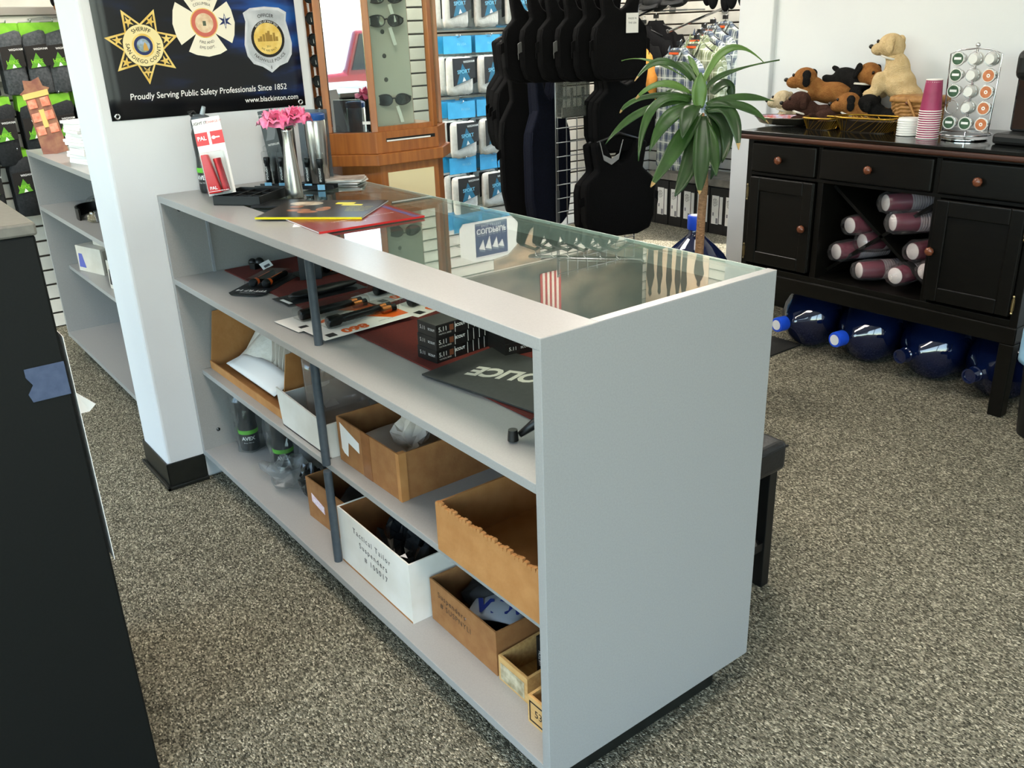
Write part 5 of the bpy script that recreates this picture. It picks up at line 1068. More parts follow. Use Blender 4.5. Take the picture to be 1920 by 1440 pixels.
LV = [
    ((-1.212, 1.705, 1.292), (-1.285, 1.626, 1.358), (-1.321, 1.528, 1.297), 0.027),
    ((-1.226, 1.691, 1.299), (-1.337, 1.623, 1.361), (-1.408, 1.547, 1.364), 0.009),
    ((-1.199, 1.693, 1.248), (-1.253, 1.595, 1.285), (-1.286, 1.500, 1.240), 0.027),
    ((-1.191, 1.695, 1.236), (-1.308, 1.568, 1.240), (-1.352, 1.487, 1.190), 0.023),
    ((-1.192, 1.686, 1.224), (-1.237, 1.543, 1.213), (-1.206, 1.438, 1.040), 0.030),
    ((-1.196, 1.681, 1.224), (-1.276, 1.518, 1.194), (-1.315, 1.383, 1.095), 0.027),
    ((-1.178, 1.692, 1.204), (-1.189, 1.570, 1.175), (-1.184, 1.470, 1.071), 0.047),
    ((-1.176, 1.699, 1.210), (-1.136, 1.607, 1.181), (-1.105, 1.548, 1.113), 0.060),
    ((-1.164, 1.697, 1.185), (-1.146, 1.557, 1.071), (-1.147, 1.441, 0.955), 0.050),
    ((-1.156, 1.699, 1.173), (-1.116, 1.603, 1.023), (-1.107, 1.522, 0.917), 0.053),
    ((-1.152, 1.704, 1.173), (-1.066, 1.605, 1.040), (-1.016, 1.545, 0.931), 0.064),
    ((-1.145, 1.706, 1.160), (-1.070, 1.667, 1.066), (-1.025, 1.640, 0.982), 0.040),
    ((-1.152, 1.713, 1.185), (-1.119, 1.791, 1.122), (-1.105, 1.764, 1.006), 0.047),
    ((-1.150, 1.720, 1.191), (-1.089, 1.770, 1.183), (-1.028, 1.758, 1.059), 0.050),
    ((-1.155, 1.725, 1.209), (-1.112, 1.845, 1.228), (-1.038, 1.954, 1.210), 0.030),
    ((-1.155, 1.725, 1.209), (-1.076, 1.824, 1.199), (-1.002, 1.883, 1.140), 0.033),
    ((-1.184, 1.725, 1.266), (-1.171, 1.851, 1.392), (-1.082, 1.944, 1.338), 0.025),
    ((-1.170, 1.739, 1.259), (-1.166, 1.841, 1.310), (-1.073, 2.016, 1.347), 0.017),
    ((-1.168, 1.701, 1.198), (-1.172, 1.701, 1.261), (-1.178, 1.714, 1.320), 0.057),
    ((-1.196, 1.717, 1.279), (-1.262, 1.729, 1.334), (-1.304, 1.714, 1.354), 0.027),
    ((-1.190, 1.730, 1.284), (-1.260, 1.756, 1.352), (-1.287, 1.765, 1.371), 0.017),
    ((-1.154, 1.751, 1.246), (-1.169, 1.849, 1.271), (-1.152, 1.861, 1.193), 0.040),
    ((-1.203, 1.679, 1.236), (-1.285, 1.698, 1.258), (-1.322, 1.671, 1.220), 0.030),
    ((-1.145, 1.706, 1.160), (-1.182, 1.704, 1.080), (-1.177, 1.667, 0.950), 0.047),
    ((-1.140, 1.720, 1.172), (-1.136, 1.774, 1.076), (-1.133, 1.740, 0.946), 0.047),
]
for k, (b, m_, t_, w) in enumerate(LV):
    b, m_, t_ = Vector(b), Vector(m_), Vector(t_); c = 2 * m_ - .5 * (b + t_)
    def cur(s): return (1 - s) ** 2 * b + 2 * s * (1 - s) * c + s * s * t_
    view = Vector((.80, -.60, .0)); rows = []
    N = 16
    for i in range(N + 1):
        s = i / N; p = cur(s); d = (cur(min(1, s + .02)) - cur(max(0, s - .02))).normalized()
        side = d.cross(Vector((.741, -.558, .372)) * .75 + Vector((0, 0, .5))).normalized(); nrm = side.cross(d).normalized()
        prof = (math.sin(PI * min(1, (s * .93 + .07)) ** .85) ** .75) if s < 1 else 0.02
        hw = max(.0012, w * (.60 if k not in (10, 18, 7) else .48) * prof * (1.0 if k != 18 else 1.0)); wav = .006 * math.sin(9 * s + k)
        rows.append([tuple(p - side * hw + nrm * (.14 * hw + wav * .5)), tuple(p - side * hw * .5 + nrm * .02 * hw), tuple(p - nrm * .16 * hw), tuple(p + side * hw * .5 + nrm * .02 * hw), tuple(p + side * hw + nrm * (.14 * hw - wav * .5))])
    lf = obj('leaf', MB().loft(rows, False, False), LEAFY if k in (1, 2, 16, 18, 20) else (LEAFD if k in (7, 9, 10, 12, 13, 23, 24, 21) else LEAFM), PT, smooth=True, solid=.0012)
    if k in (0, 2, 3, 8, 10, 13, 15):
        e = rows[-2]; f_ = rows[-1]; obj('dry_tip', MB().loft([[tuple(Vector(q) + Vector((.0016, -.0012, .0008))) for q in rows[-2]], [tuple(Vector(q) + Vector((.0016, -.0012, .0008))) for q in rows[-1]]], False, False), TIP, lf, solid=.0014)
# ---------------------------------------------------------------- big blue water bottles
JUG = clear('blue_polycarbonate', '#2a3a78', .06, .10, ('#12224f', .5)); JCAP = mat('blue_cap', '#1f4fd0', .35); JLBL = mat('cap_label', '#d8dbe0', .5)
def jug(label, loc, rot, cap=True):
    t = thing('water_jug', label, 'water bottle', loc, rot=rot, group='five gallon water bottles')
    prof = [(.02, .004), (.118, .0), (.136, .012), (.14, .03), (.14, .085), (.135, .095), (.135, .105), (.14, .115), (.14, .19), (.135, .2), (.135, .21), (.14, .22), (.14, .30), (.138, .315), (.12, .345), (.08, .385), (.045, .415), (.031, .43), (.028, .455), (.032, .46), (.032, .468), (.028, .472), (.028, .5)]
    obj('body', MB().lathe(prof, 36, True), JUG, t, smooth='auto')
    if cap:
        c = obj('cap', MB().lathe([(.0335, .45), (.035, .453), (.035, .5), (.033, .506), (.001, .507)], 24), JCAP, t, smooth='auto'); obj('cap_label', MB().lathe([(.001, .5072), (.024, .5072), (.024, .5078), (.001, .5078)], 20), JLBL, c)
    else: obj('mouth', MB().lathe([(.028, .5), (.0305, .498), (.0305, .506), (.024, .506), (.023, .45)], 24, False), JUG, t, smooth='auto')
    return t
jug('upright blue water bottle with blue cap behind the plant trunk', (-1.375, 1.95, .245), (0, 0, 0), True)
tag(obj('plant_stand', MB().box(-1.55, -1.2, 1.8, 2.1, .215, .24).box(-1.54, -1.51, 1.81, 1.84, 0, .215).box(-1.24, -1.21, 1.81, 1.84, 0, .215).box(-1.54, -1.51, 2.06, 2.09, 0, .215).box(-1.24, -1.21, 2.06, 2.09, 0, .215), BW, bevel=.003), 'low dark wooden stand under the upright water bottle', 'stand')
Rx = math.radians(90)
for x, y, cap, dz, lb in ((-1.315, 3.06, True, -.13, 'lying blue water bottle with blue cap, leftmost under the sideboard'), (-1.01, 3.07, True, -.13, 'lying blue water bottle with white cap label, second under the sideboard'),
                      (-.705, 3.08, False, -.13, 'open-mouthed lying blue water bottle, third under the sideboard'), (-.405, 3.07, False, -.13, 'open-mouthed lying blue water bottle nearest the right leg')):
    jug(lb, (x, y, .1415), (Rx, 0, dz), cap)
tag(obj('floor_mat', MB().box(-1.75, -1.36, 2.45, 2.74, .0, .008), mat('rubber_mat', '#171715', .8, noise=(120, '#1f1f1c')), bevel=.002), 'small black rubber mat on the carpet by the sideboard', 'mat')
# ---------------------------------------------------------------- black padded bench behind the counter end
BE = thing('bench', 'black padded bench tucked behind the counter end', 'bench', (0, 0, 0))
LEA = mat('black_leatherette', '#1a1a1b', .35, noise=(30, '#202021'), bump=(150, .1))
obj('seat', MB().box(-.86, -.205, .665, 1.005, .365, .452), LEA, BE, bevel=.018, seg=4)
obj('piping', MB().tube([(-.86 + .01, .667, .436), (-.207, .667, .436), (-.207, 1.003, .436), (-.85, 1.003, .436)], .0035, 6), LEA, BE, smooth=True)
for x in (-.84, -.255):
    for y in (.68, .96): obj('leg', MB().box(x, x + .032, y, y + .032, 0, .365), BLACK, BE, bevel=.002)
for x in (-.84, -.255): obj('stretcher', MB().box(x + .005, x + .027, .71, .96, .12, .145), BLACK, BE)
# ---------------------------------------------------------------- things on the sideboard (z 1.0152)
ZS = 1.0153
def fur(name, c, c2): return mat(name, c, .95, noise=(45, c2), bump=(220, .9), spec=.1)
FCREAM, FTAN, FBLK, FBRN, FWHT = fur('plush_cream', '#d9bf92', '#cdb082'), fur('plush_tan', '#9c6b3c', '#8a5a30'), fur('plush_black', '#141414', '#1d1c1b'), fur('plush_brown', '#3a2620', '#452f27'), fur('plush_pale', '#d3c3a4', '#c5b391')
EYE = mat('toy_eye', '#1a0d08', .1); NOSE = mat('toy_nose', '#15110f', .3); COLLAR = mat('toy_collar', '#c9c4b8', .5)
def blob(name, balls, m, parent, vox=.007):
    """one continuous body grown from overlapping balls (voxel remesh)"""
    mb = MB()
    for c, r in balls: mb.ell(c, r if isinstance(r, tuple) else (r, r, r), 16, 10)
    o = obj(name, mb, m, parent, smooth=True)
    d = o.modifiers.new('remesh', 'REMESH'); d.mode = 'VOXEL'; d.voxel_size = vox; d.use_smooth_shade = True
    s = o.modifiers.new('smooth', 'SMOOTH'); s.factor = .6; s.iterations = 6
    return o
def plush(label, loc, rz, m, mh=None, me_=None, sc=1.0, tilt=(0, 0), tag_=False, pose='sit'):
    """sitting toy dog facing local -x"""
    t = thing('plush_dog', label, 'plush toy', loc, rot=(tilt[0], tilt[1], rz), group='plush dogs on the sideboard'); t.scale = (sc, sc, sc)
    if pose == 'sit':
        body = [((.03, 0, .06), (.062, .056, .06)), ((.012, 0, .115), (.05, .048, .06)), ((-.0, 0, .155), (.038, .038, .03)), ((-.04, -.042, .062), (.028, .022, .05)), ((-.04, .042, .062), (.028, .022, .05)), ((-.065, -.045, .022), (.034, .026, .023)), ((-.065, .045, .022), (.034, .026, .023)), ((.06, .0, .03), (.06, .055, .03)), ((.1, 0, .02), (.035, .014, .014))]
        hc = (-.025, 0, .205)
    else:
        body = [((.03, 0, .045), (.085, .05, .045)), ((-.05, 0, .06), (.05, .045, .05)), ((-.09, -.04, .02), (.04, .022, .02)), ((-.09, .04, .02), (.04, .022, .02)), ((.1, -.045, .02), (.04, .022, .02)), ((.1, .045, .02), (.04, .022, .02)), ((.13, 0, .06), (.03, .013, .013))]
        hc = (-.085, 0, .1)
    obj_b = blob('body', body, m, t)
    hx, hy, hz = hc; mh = mh or m
    h = blob('head', [((hx, hy, hz), (.05, .048, .047)), ((hx - .045, hy, hz - .014), (.034, .028, .025)), ((hx + .015, hy, hz - .02), (.04, .04, .035))], mh, t)
    obj('nose', MB().ell((hx - .078, hy, hz - .004), (.01, .012, .009), 10, 8), NOSE, h, smooth=True)
    for s in (-1, 1):
        obj('eye', MB().ell((hx - .043, hy + s * .022, hz + .016), (.006, .006, .007), 10, 8), EYE, h, smooth=True)
        blob('ear', [((hx + .018, hy + s * .048, hz + .018), (.02, .009, .022)), ((hx + .02, hy + s * .056, hz - .008), (.018, .008, .024))], me_ or mh, h, .005)
    obj('collar', MB().at((hx + .012, hy, hz - .045), (0, .25, 0)).lathe([(.043, -.004), (.045, 0), (.043, .004)], 20, False), COLLAR, t, smooth=True)
    return t
plush('pale cream plush dog, half hidden at the left of the pile', (-1.665, 3.0, ZS), .3, FWHT, sc=1.0, pose='lie')
plush('dark brown plush dog lying under the tan shepherd', (-1.50, 2.92, ZS), .55, FBRN, sc=1.05, pose='lie')
plush('tan and black plush shepherd with one black ear up, on the pile', (-1.545, 3.02, ZS + .085), .35, FTAN, FTAN, FBLK, 1.15, pose='lie')
plush('second dark brown plush dog in front of the pile, facing away', (-1.42, 2.93, ZS), -2.0, FBRN, sc=.92, pose='lie')
plush('black plush dog with tan legs topping the pile, tail up', (-1.46, 3.085, ZS + .14), 2.8, FBLK, FTAN, FBLK, 1.1, tilt=(.1, -.25), pose='lie')
plush('tan and black plush shepherd peeking beside the gold basket', (-1.265, 2.95, ZS), .35, FTAN, FTAN, FBLK, 1.05, pose='lie')
plush('solid black plush dog lying under the cream puppy', (-1.185, 2.96, ZS), .15, FBLK, sc=1.0, pose='lie')
plush('large cream plush puppy sitting on top of the pile', (-1.225, 3.05, ZS + .115), .12, FCREAM, sc=1.12, pose='sit')
# tray with sweets, gold-edged baskets, wicker basket
TY = thing('serving_tray', 'oval steel tray with a patterned rim at the sideboard left', 'tray', (-1.64, 2.86, ZS), .1)
obj('dish', MB().at((0, 0, 0), (0, 0, 0), (1, .62, 1)).lathe([(.001, .004), (.11, .004), (.13, .01), (.15, .032), (.158, .036), (.156, .039), (.146, .035), (.126, .014), (.105, .008), (.001, .008)], 32, False), mat('tray_steel', '#7c7668', .25, .9), TY, smooth=True)
obj('pattern', MB().at((0, 0, .0005), (0, 0, 0), (1, .62, 1)).lathe([(.128, .0165), (.1455, .0365)], 32, False), mat('tray_print', '#b9c4dd', .4, noise=(30, '#c25a4a')), TY, smooth=True)
GW2 = mat('gold_wire', '#a8812c', .3, .8); DKW = mat('dark_wire', '#2a2118', .4, .6)
for lb, x, y, w, d, h in (('small square wire basket with gold rim beside the tray', -1.40, 2.80, .075, .06, .05), ('long wire basket with gold rim in front of the plush dogs', -1.19, 2.83, .14, .075, .06)):
    t = thing('wire_basket', lb, 'basket', (x, y, ZS), .05, 'gold rimmed wire baskets')
    def ring(k, z, w=w, d=d): return [(w * k * math.copysign(abs(math.cos(a)) ** .5, math.cos(a)), d * k * math.copysign(abs(math.sin(a)) ** .5, math.sin(a)), z) for a in [2 * PI * j / 36 for j in range(36)]]
    tp = ring(1, h); bt = ring(.78, .003)
    obj('rim', MB().tube(tp + [tp[0]], .0045, 6), GW2, t, smooth=True); obj('base', MB().loft([ring(.78, 0), ring(.78, .004)]), DKW, t)
    wm = MB()
    for j in range(0, 36): wm.tube([bt[j], tp[(j + 2) % 36]], .0012, 4)
    o = obj('wires', wm, GW2, t); o['kind'] = 'stuff'
    obj('liner', MB().loft([ring(.74, .004), ring(.93, h * .8)], False), DKW, t, smooth=True)
WK = thing('wicker_basket', 'honey wicker picnic basket with a wooden lid band', 'basket', (-1.055, 2.99, ZS), -.08)
WICK = mat('wicker', '#a87a42', .6, noise=(60, '#8a5f30'))
n = 52; rows = 15
def wv(j, i):
    a = 2 * PI * j / n; k = 1 + .022 * (1 if (i + j // 2) % 2 else -1); z = .008 * i; f_ = .86 + .14 * i / rows
    return (.105 * f_ * k * math.copysign(abs(math.cos(a)) ** .45, math.cos(a)), .075 * f_ * k * math.copysign(abs(math.sin(a)) ** .45, math.sin(a)), z)
obj('weave', MB().loft([[wv(j, i) for j in range(n)] for i in range(rows + 1)]), WICK, WK)
obj('lid', MB().loft([[(wv(j, rows)[0] * k, wv(j, rows)[1] * k, z) for j in range(n)] for k, z in ((1.05, .118), (1.07, .124), (1.05, .138), (.9, .145))]), WICK, WK, smooth=True)
obj('handle', MB().tube([(0, -.08, .11), (.004, -.09, .13), (.05, -.092, .06), (.085, -.08, .01)], .006, 6), WICK, WK, smooth=True); obj('button', MB().ell((0, -.088, .118), (.008, .006, .008), 10, 8), KNOB, WK, smooth=True)
# lids, cups
LIDW = mat('white_lid', '#e6e5e2', .35); CUPR = mat('maroon_cup', '#8e2f52', .45, noise=(20, '#a03a60')); CUPW = mat('cup_white', '#e9e3df', .5); CUPL = mat('cup_ridge', '#c7768f', .5)
for k in range(7):
    t = tag(obj('drink_cover', MB().lathe([(.04, 0), (.0455, .002), (.0455, .006), (.043, .007), (.041, .014), (.036, .0145), (.001, .0135)], 28), LIDW, smooth='auto'), 'white plastic cup lid, %s of the short stack' % ['bottom one', 'second from the bottom', 'third from the bottom', 'middle one', 'third from the top', 'second from the top', 'top one'][k], 'cup lid', 'stack of white lids')
    t.location = (-.985, 2.80, ZS + .0095 * k)
def cup(label, loc, grp='paper cups on the sideboard'):
    t = thing('paper_cup', label, 'cup', loc, 0, grp)
    obj('wall', MB().lathe([(.0405, .004), (.0405, .006), (.031, .118), (.0295, .118)], 28), CUPR, t, smooth='auto'); obj('rim', MB().lathe([(.0405, 0), (.0432, .0008), (.0432, .0032), (.0405, .004)], 28, False), CUPW, t, smooth=True)
    obj('bottom', MB().lathe([(.0315, .1182), (.0315, .1215), (.001, .1215)], 24), CUPW, t, smooth='auto')
    return t
c0 = None
for k in range(13):
    lb = 'upside-down maroon paper cup, %s in the stack' % ['lowest', 'second', 'third', 'fourth', 'fifth', 'sixth', 'seventh', 'eighth', 'ninth', 'tenth', 'eleventh', 'twelfth', 'topmost'][k]; loc = (-.878, 2.76, ZS + .0088 * k)
    if c0 is None: c0 = cup(lb, loc)
    else: dup(c0, lb, loc)
# coffee pod carousel
KR = thing('pod_carousel', 'chrome wire coffee pod carousel on the sideboard', 'pod rack', (-.745, 2.80, ZS))
obj('base', MB().lathe([(.08, 0), (.085, .003), (.085, .006), (.07, .009), (.02, .012), (.005, .014)], 32), CHROME, KR, smooth='auto'); obj('base_ring', MB().tube([(.095 * math.cos(2 * PI * j / 32), .095 * math.sin(2 * PI * j / 32), .022) for j in range(33)], .003, 6), CHROME, KR, smooth=True)
obj('spindle', MB().cyl((0, 0, .01), (0, 0, .345), .004, n=8).ell((0, 0, .352), (.009, .009, .009), 12, 8), CHROME, KR, smooth='auto')
obj('frame', MB().tube([(-.09, -.005, .03), (-.1, -.005, .32), (-.06, -.005, .335), (0, -.005, .34), (.06, -.005, .335), (.1, -.005, .32), (.09, -.005, .03), (-.09, -.005, .03)], .0032, 6), CHROME, KR, smooth=True)
PODW = mat('pod_white', '#d9d8d4', .4); FOILG = mat('foil_green', '#2f4a35', .3, noise=(40, '#47624c')); FOILB = mat('foil_copper', '#b3663f', .3, noise=(50, '#c77f58')); FOILS = mat('foil_silver', '#9c9fa2', .25, .8)
pods = {(0, 4): 'g', (0, 3): 'g', (2, 3): 'b', (0, 2): 'g', (2, 2): 'b', (2, 1): 'b', (0, 0): 'g', (1, 0): 'g', (2, 0): 'b'}
for r in range(5):
    for c in range(3):
        x, z = -.064 + .064 * c, .062 + .06 * r
        obj('ring', MB().tube([(x + .026 * math.cos(2 * PI * j / 20), -.012, z + .026 * math.sin(2 * PI * j / 20)) for j in range(21)], .0016, 5), CHROME, KR, smooth=True)
        if (c, r) in pods or c == 1 or (c, r) == (2, 4):
            kd = pods.get((c, r)); col = {'g': 'dark green', 'b': 'copper', None: 'backward white'}[kd]
            t = thing('coffee_pod', '%s coffee pod, %s column, %s row of the carousel' % (col, ['left', 'middle', 'right'][c], ['bottom', 'fourth', 'middle', 'second', 'top'][r]), 'coffee pod', (-.745 + x, 2.80 - .016, ZS + z), rot=(Rx, 0, 0) if kd else (-Rx, 0, 0), group='coffee pods in the carousel')
            if not kd: t.location.y += .03
            obj('cup', MB().lathe([(.0175, -.042), (.018, -.04), (.023, -.003), (.0255, -.002), (.0255, .0)], 24), PODW, t, smooth='auto')
            f_ = obj('foil', MB().lathe([(.001, .0003), (.0215, .0003), (.0215, .0009), (.001, .0009)], 24), FOILG if kd == 'g' else (FOILB if kd == 'b' else FOILS), t)
            if kd: obj('foil_print', MB().lathe([(.003, .001), (.007, .001)], 16, False) if kd == 'b' else MB().box(-.014, .014, -.003, .006, .001, .0012), WHITEINK, f_)
# coffee maker at the right edge
CMK = thing('coffee_maker', 'black coffee maker with a smoky tank at the right edge', 'coffee maker', (-.47, 2.86, ZS), -.1)
obj('base', MB().box(-.12, .13, -.15, .15, 0, .04), BLACK, CMK, bevel=.012); obj('tower', MB().box(-.03, .13, -.02, .15, .04, .31), BLACK, CMK, bevel=.015); obj('head', MB().box(-.08, .13, -.15, .15, .23, .34), BLACK, CMK, bevel=.03, seg=4)
obj('tank', MB().box(-.115, -.035, -.05, .14, .04, .27), clear('smoke_tank', '#5a5f64', .05, .12, ('#2b2d30', .4)), CMK, bevel=.01); obj('trim', MB().box(-.118, -.03, -.055, .145, .27, .283), CHROME, CMK, bevel=.003)
CB = thing('blue_towel', 'light blue cloth hanging beside the sideboard right leg', 'towel', (-.15, 2.56, 0))
obj('cloth', MB().grid(lambda u, v: (.135 * math.sin(1.2 * u - .2) * (1 + .06 * math.sin(9 * u)) * (1 if v < .75 else 1 - .8 * (v - .75)) * -1 + .0, -.135 * math.cos(1.2 * u - .2) * (1 + .06 * math.sin(9 * u)) * (1 if v < .75 else 1 - .8 * (v - .75)), .30 + .122 * min(1, v / .75) - .05 * (1 - u) * (1 - v) - .02 * max(0, v - .75)), 12, 10), mat('light_blue_cloth', '#8fb6cf', .8, noise=(20, '#7ea8c4')), CB, smooth=True, solid=.004)
tag(obj('tall_bin', MB().at((-.15, 2.56, 0)).lathe([(.1, 0), (.125, .40), (.13, .405), (.127, .415), (.12, .40), (.097, .02), (.001, .02)], 28), BLACK, smooth='auto'), 'black waste bin beside the sideboard, under the blue cloth', 'bin')
# sleeves of spare paper cups inside the crossed rack
BAGC = clear('cup_sleeve_film', '#f2efef', .1, .04, ('#d5cfd0', .05))
MAR = mat('dark_maroon_cup', '#641f33', .4, noise=(14, '#72283d'))
def sleeve(label, loc, rot, L_=.30):
    t = thing('cup_sleeve', label, 'cup sleeve', loc, rot=rot, group='cup sleeves in the crossed rack')
    obj('end_cup', MB().lathe([(.001, .0), (.034, .0), (.035, .003), (.0395, .095), (.0415, .098)], 24), MAR, t, smooth='auto'); obj('end_disc', MB().lathe([(.001, -.001), (.033, -.001), (.0345, .001)], 24, False), CUPW, t, smooth=True)
    prof = []
    for k in range(int((L_ - .1) / .011)): prof += [(.0385, .1 + .011 * k), (.043, .102 + .011 * k), (.043, .106 + .011 * k), (.0395, .108 + .011 * k)]
    obj('rims', MB().lathe(prof, 20), mat('cup_rim_grey', '#b9aeb0', .5), t, smooth='auto')
    random.seed(int(abs(loc[0]) * 1000)); ph = [random.uniform(0, 6) for _ in range(4)]
    obj('film', MB().loft([[((.049 + .004 * math.sin(3 * a + ph[i % 4]) + .003 * math.sin(7 * a + ph[(i + 1) % 4])) * k * math.cos(a), (.049 + .004 * math.sin(4 * a + ph[i % 4])) * k * math.sin(a), z) for a in [2 * PI * j / 20 for j in range(20)]] for i, (k, z) in enumerate(((.25, -.035), (.7, -.022), (.95, .005), (1, .06), (.97, .15), (1, .25), (1, L_)))], False), BAGC, t)
    return t
for k, (x, z, lb, yaw, y) in enumerate(((-.965, .755, 'bagged cup sleeve, upper one in the top bay of the rack', -.55, 2.66), (-.905, .685, 'bagged cup sleeve, lower one in the top bay of the rack', -.6, 2.63), (-1.125, .635, 'bagged cup sleeve, topmost in the left bay of the rack', -.3, 2.67), (-1.075, .565, 'bagged cup sleeve, rightmost in the left bay of the rack', -.35, 2.70),
        (-1.165, .515, 'bagged cup sleeve, lowest in the left bay of the rack', -.35, 2.65), (-1.045, .452, 'bagged cup sleeve lying left in the bottom bay', -.55, 2.65), (-.86, .468, 'bagged cup sleeve facing out in the bottom bay', -.1, 2.62), (-.82, .572, 'bagged cup sleeve, upper one in the right bay', -.3, 2.66), (-.755, .498, 'bagged cup sleeve, lower one in the right bay', -.1, 2.66))):
    sleeve(lb, (x, y, z), (-Rx, 0, yaw), .27)
# ---------------------------------------------------------------- things on the shelf unit behind the pillar
BH = thing('badge_display', 'clear easel card of orange collar badges on the back shelf unit', 'display card', (-3.50, .035, ZT), 0, rot=(math.radians(-16), math.radians(-11), math.radians(66)))
BRD = mat('display_brown', '#7a4434', .5, noise=(20, '#9b6a4a')); ORB = mat('badge_orange', '#d9694a', .4, noise=(50, '#e99b7c')); GOLD2 = mat('badge_gold', '#d9b96a', .35, .4)
obj('card', MB().prism([(-.055, .0), (.055, 0), (.05, .27), (.065, .285), (.04, .30), (.035, .34), (0, .33), (-.035, .34), (-.04, .30), (-.065, .285), (-.05, .27)], 0, .003, 'y'), BRD, BH)
for k in range(6): obj('badge', MB().box(-.045 + .055 * (k % 2), -.008 + .055 * (k % 2), -.005, 0, .09 + .06 * (k // 2), .13 + .06 * (k // 2)), ORB, BH, bevel=.003)
obj('ribbon', MB().box(-.055, .055, -.004, 0, .255, .28), GOLD2, BH); obj('gold_tag', MB().box(-.01, .012, -.004, 0, .12, .2), GOLD2, BH)
obj('easel', MB().grid(lambda u, v: (-.02 + .04 * u, .02 + .13 * (1 - v) ** 1.5, .02 + .2 * v), 3, 8), mat('frosted_easel', '#c9c6c3', .4), BH, smooth=True, solid=.003)
for k in range(14):
    a = tag(obj('pamphlet', MB().box(-.085, .085, -.05, .05, 0, .0115), PAPER, bevel=.001), 'white pamphlet bundle, %s of the pile beside the pillar' % ['lowest', 'second', 'third', 'fourth', 'fifth', 'sixth', 'seventh', 'eighth', 'ninth', 'tenth', 'eleventh', 'twelfth', 'thirteenth', 'topmost'][k], 'pamphlet', 'pamphlet pile on the shelf unit')
    a.location = (-3.02 + .006 * math.sin(2.3 * k), .065 + .006 * math.sin(1.7 * k), ZT + .0122 * k); a.rotation_euler = (0, 0, math.radians(10 + 5 * math.sin(1.1 * k)))
    obj('print', MB().box(.0851, .0856, -.03, .03, .003, .0085), mat('grey_print2', '#8b8f98', .6), a)
DS = thing('duty_belt', 'coiled black duty belt on the upper back shelf', 'belt', (-3.22, .10, .7655))
obj('belt', MB().loft([[(.15 * math.cos(a), .09 * math.sin(a), z) for z in (0, .05)] + [(.142 * math.cos(a), .082 * math.sin(a), z) for z in (.05, 0)] for a in [-.3 + 5.2 * j / 30 for j in range(31)]], True), BLACK, DS, smooth='auto'); obj('buckle', MB().box(.12, .15, -.05, -.02, .005, .05), CHROME, DS, bevel=.003)
crumple('trinket_bag', 'small clear bag of shiny pins beside the black belt', 'bag', (-3.12, .06, .7655), .035, clear('pin_bag', '#e9e4d8', .08, .15, ('#cfc3a4', .3)), 71, (1.3, .9, .5), .4)
PCK = thing('goggle_pack', 'clear blister with dark goggles on the upper back shelf', 'blister pack', (-3.42, .16, .7655), .3)
obj('goggles', MB().ell((0, 0, .03), (.075, .03, .026), 16, 10), LENS, PCK, smooth=True); obj('blister', MB().ell((0, 0, .032), (.095, .045, .034), 18, 10), CLEARP, PCK, smooth=True)
IVORY = mat('ivory_carton', '#d6cfc2', .6, noise=(12, '#cbc3b4')); PURP = mat('purple_print', '#5a62b0', .5)
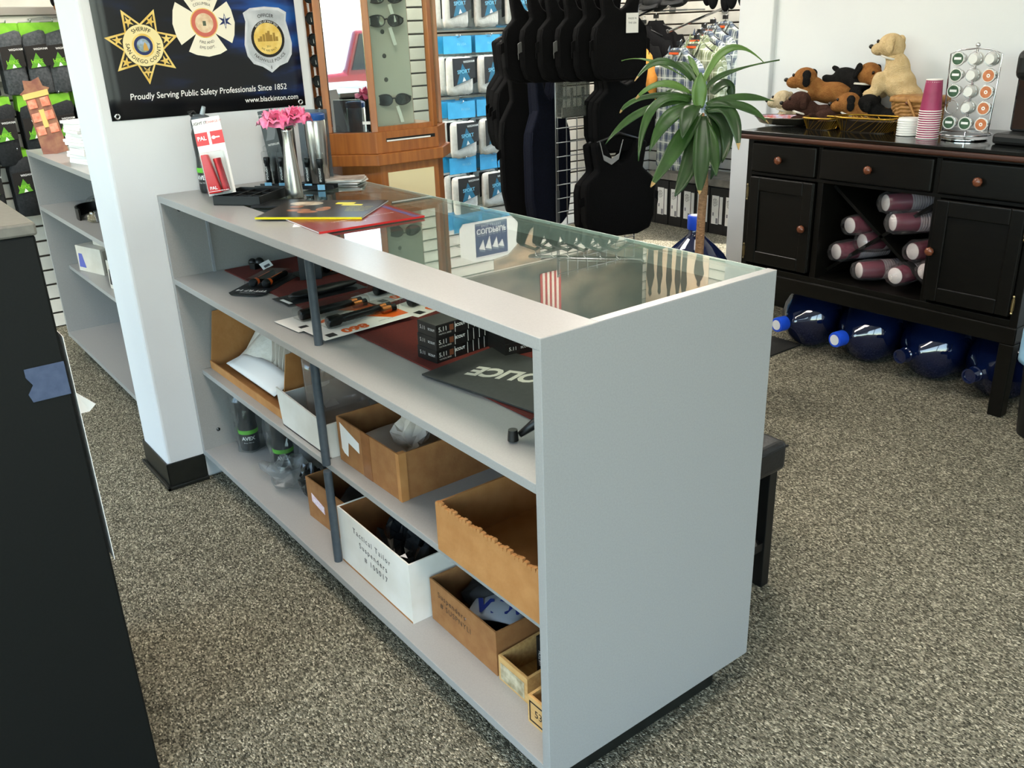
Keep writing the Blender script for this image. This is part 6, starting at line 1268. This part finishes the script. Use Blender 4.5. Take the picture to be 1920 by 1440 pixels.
for k, (x, y, z, w, d, h, rz, lb) in enumerate(((-3.62, .05, .4582, .22, .16, .125, .28, 'ivory stationery box with purple print, front on the middle back shelf'), (-3.56, .12, .5836, .2, .15, .1, .22, 'ivory stationery box stacked on top of the front one'), (-3.15, .07, .4582, .2, .2, .13, .1, 'ivory box with black print right of the post, middle back shelf'),
        (-3.10, .12, .1202, .22, .2, .16, .1, 'ivory box with print on the bottom back shelf beside the pillar'), (-3.42, .22, .1202, .14, .16, .15, .2, 'white and orange box at the back of the bottom back shelf'))):
    t = thing('stationery_box', lb, 'box', (x, y, z), rz, 'cartons on the back shelf unit'); obj('body', MB().box(0, w, 0, d, 0, h), IVORY, t, bevel=.002); obj('print', MB().prism([(.01, .02), (.07, .02), (.05, h * .7), (.02, h * .7)], -.0008, -.0002, 'y'), PURP if k in (0, 1, 4) else INK, t); obj('end_panel', MB().box(w, w + .0006, .01, d - .01, .01, h - .01), mat('kraft_end', '#a9a294', .7), t)
# small tan soft toy on the far wall, top left
TT = thing('plush_toy', 'tan and black plush head peeping over the hiking socks', 'plush toy', (-4.05, .33, 1.63), 0)
blob('head', [((0, 0, .03), (.06, .06, .05)), ((.04, -.02, .01), (.035, .03, .028)), ((-.02, .03, .06), (.05, .05, .04))], FTAN, TT); obj('nose', MB().ell((.075, -.03, .005), (.009, .011, .008), 10, 8), NOSE, TT, smooth=True); blob('ear', [((0, -.055, .055), (.02, .014, .03))], FBLK, TT, .005)
tag(obj('toy_shelf', MB().box(-4.344, -3.98, .2, 1.9, 1.602, 1.612), clear('acrylic_shelf', '#dfe4e4', .05, .06)), 'clear shelf above the hiking socks carrying the plush toy', 'shelf')
# parked car outside the shop window, seen in the tower mirror
CA_ = thing('car', 'red parked pickup outside the shop window', 'car', (4.2, -9.6, -.12), math.radians(8))
CRED = mat('car_red', '#8e1f22', .2, coat=.6)
obj('body', MB().prism([(-2.3, .35), (2.3, .35), (2.35, .75), (2.2, 1.0), (1.0, 1.08), (.55, 1.62), (-.75, 1.66), (-.95, 1.08), (-2.3, 1.02)], -.85, .85, 'y'), CRED, CA_, bevel=.06, seg=3)
obj('window', MB().prism([(.85, 1.1), (.47, 1.56), (-.68, 1.6), (-.85, 1.1)], -.87, .87, 'y'), mat('car_glass', '#1b2226', .08), CA_)
for x in (-1.45, 1.45):
    for y in (-.8, .8): obj('wheel', MB().at((x, y, .36), (PI / 2, 0, 0)).lathe([(.2, -.1), (.36, -.1), (.37, 0), (.36, .1), (.2, .1)], 24), BLACK, CA_, smooth='auto')
HG = MB()
random.seed(5)
for k in range(60): HG.ell((-12 + .55 * k + random.uniform(-.2, .2), -16 + random.uniform(-.4, .4), .6 + random.uniform(-.2, .3)), (.6, .6, .8), 8, 6)
o = tag(obj('hedge', HG, mat('hedge_green', '#7c8a45', .8, noise=(3, '#5f7036')), smooth=True), 'long green hedge beyond the car park outside', 'hedge'); o['kind'] = 'stuff'
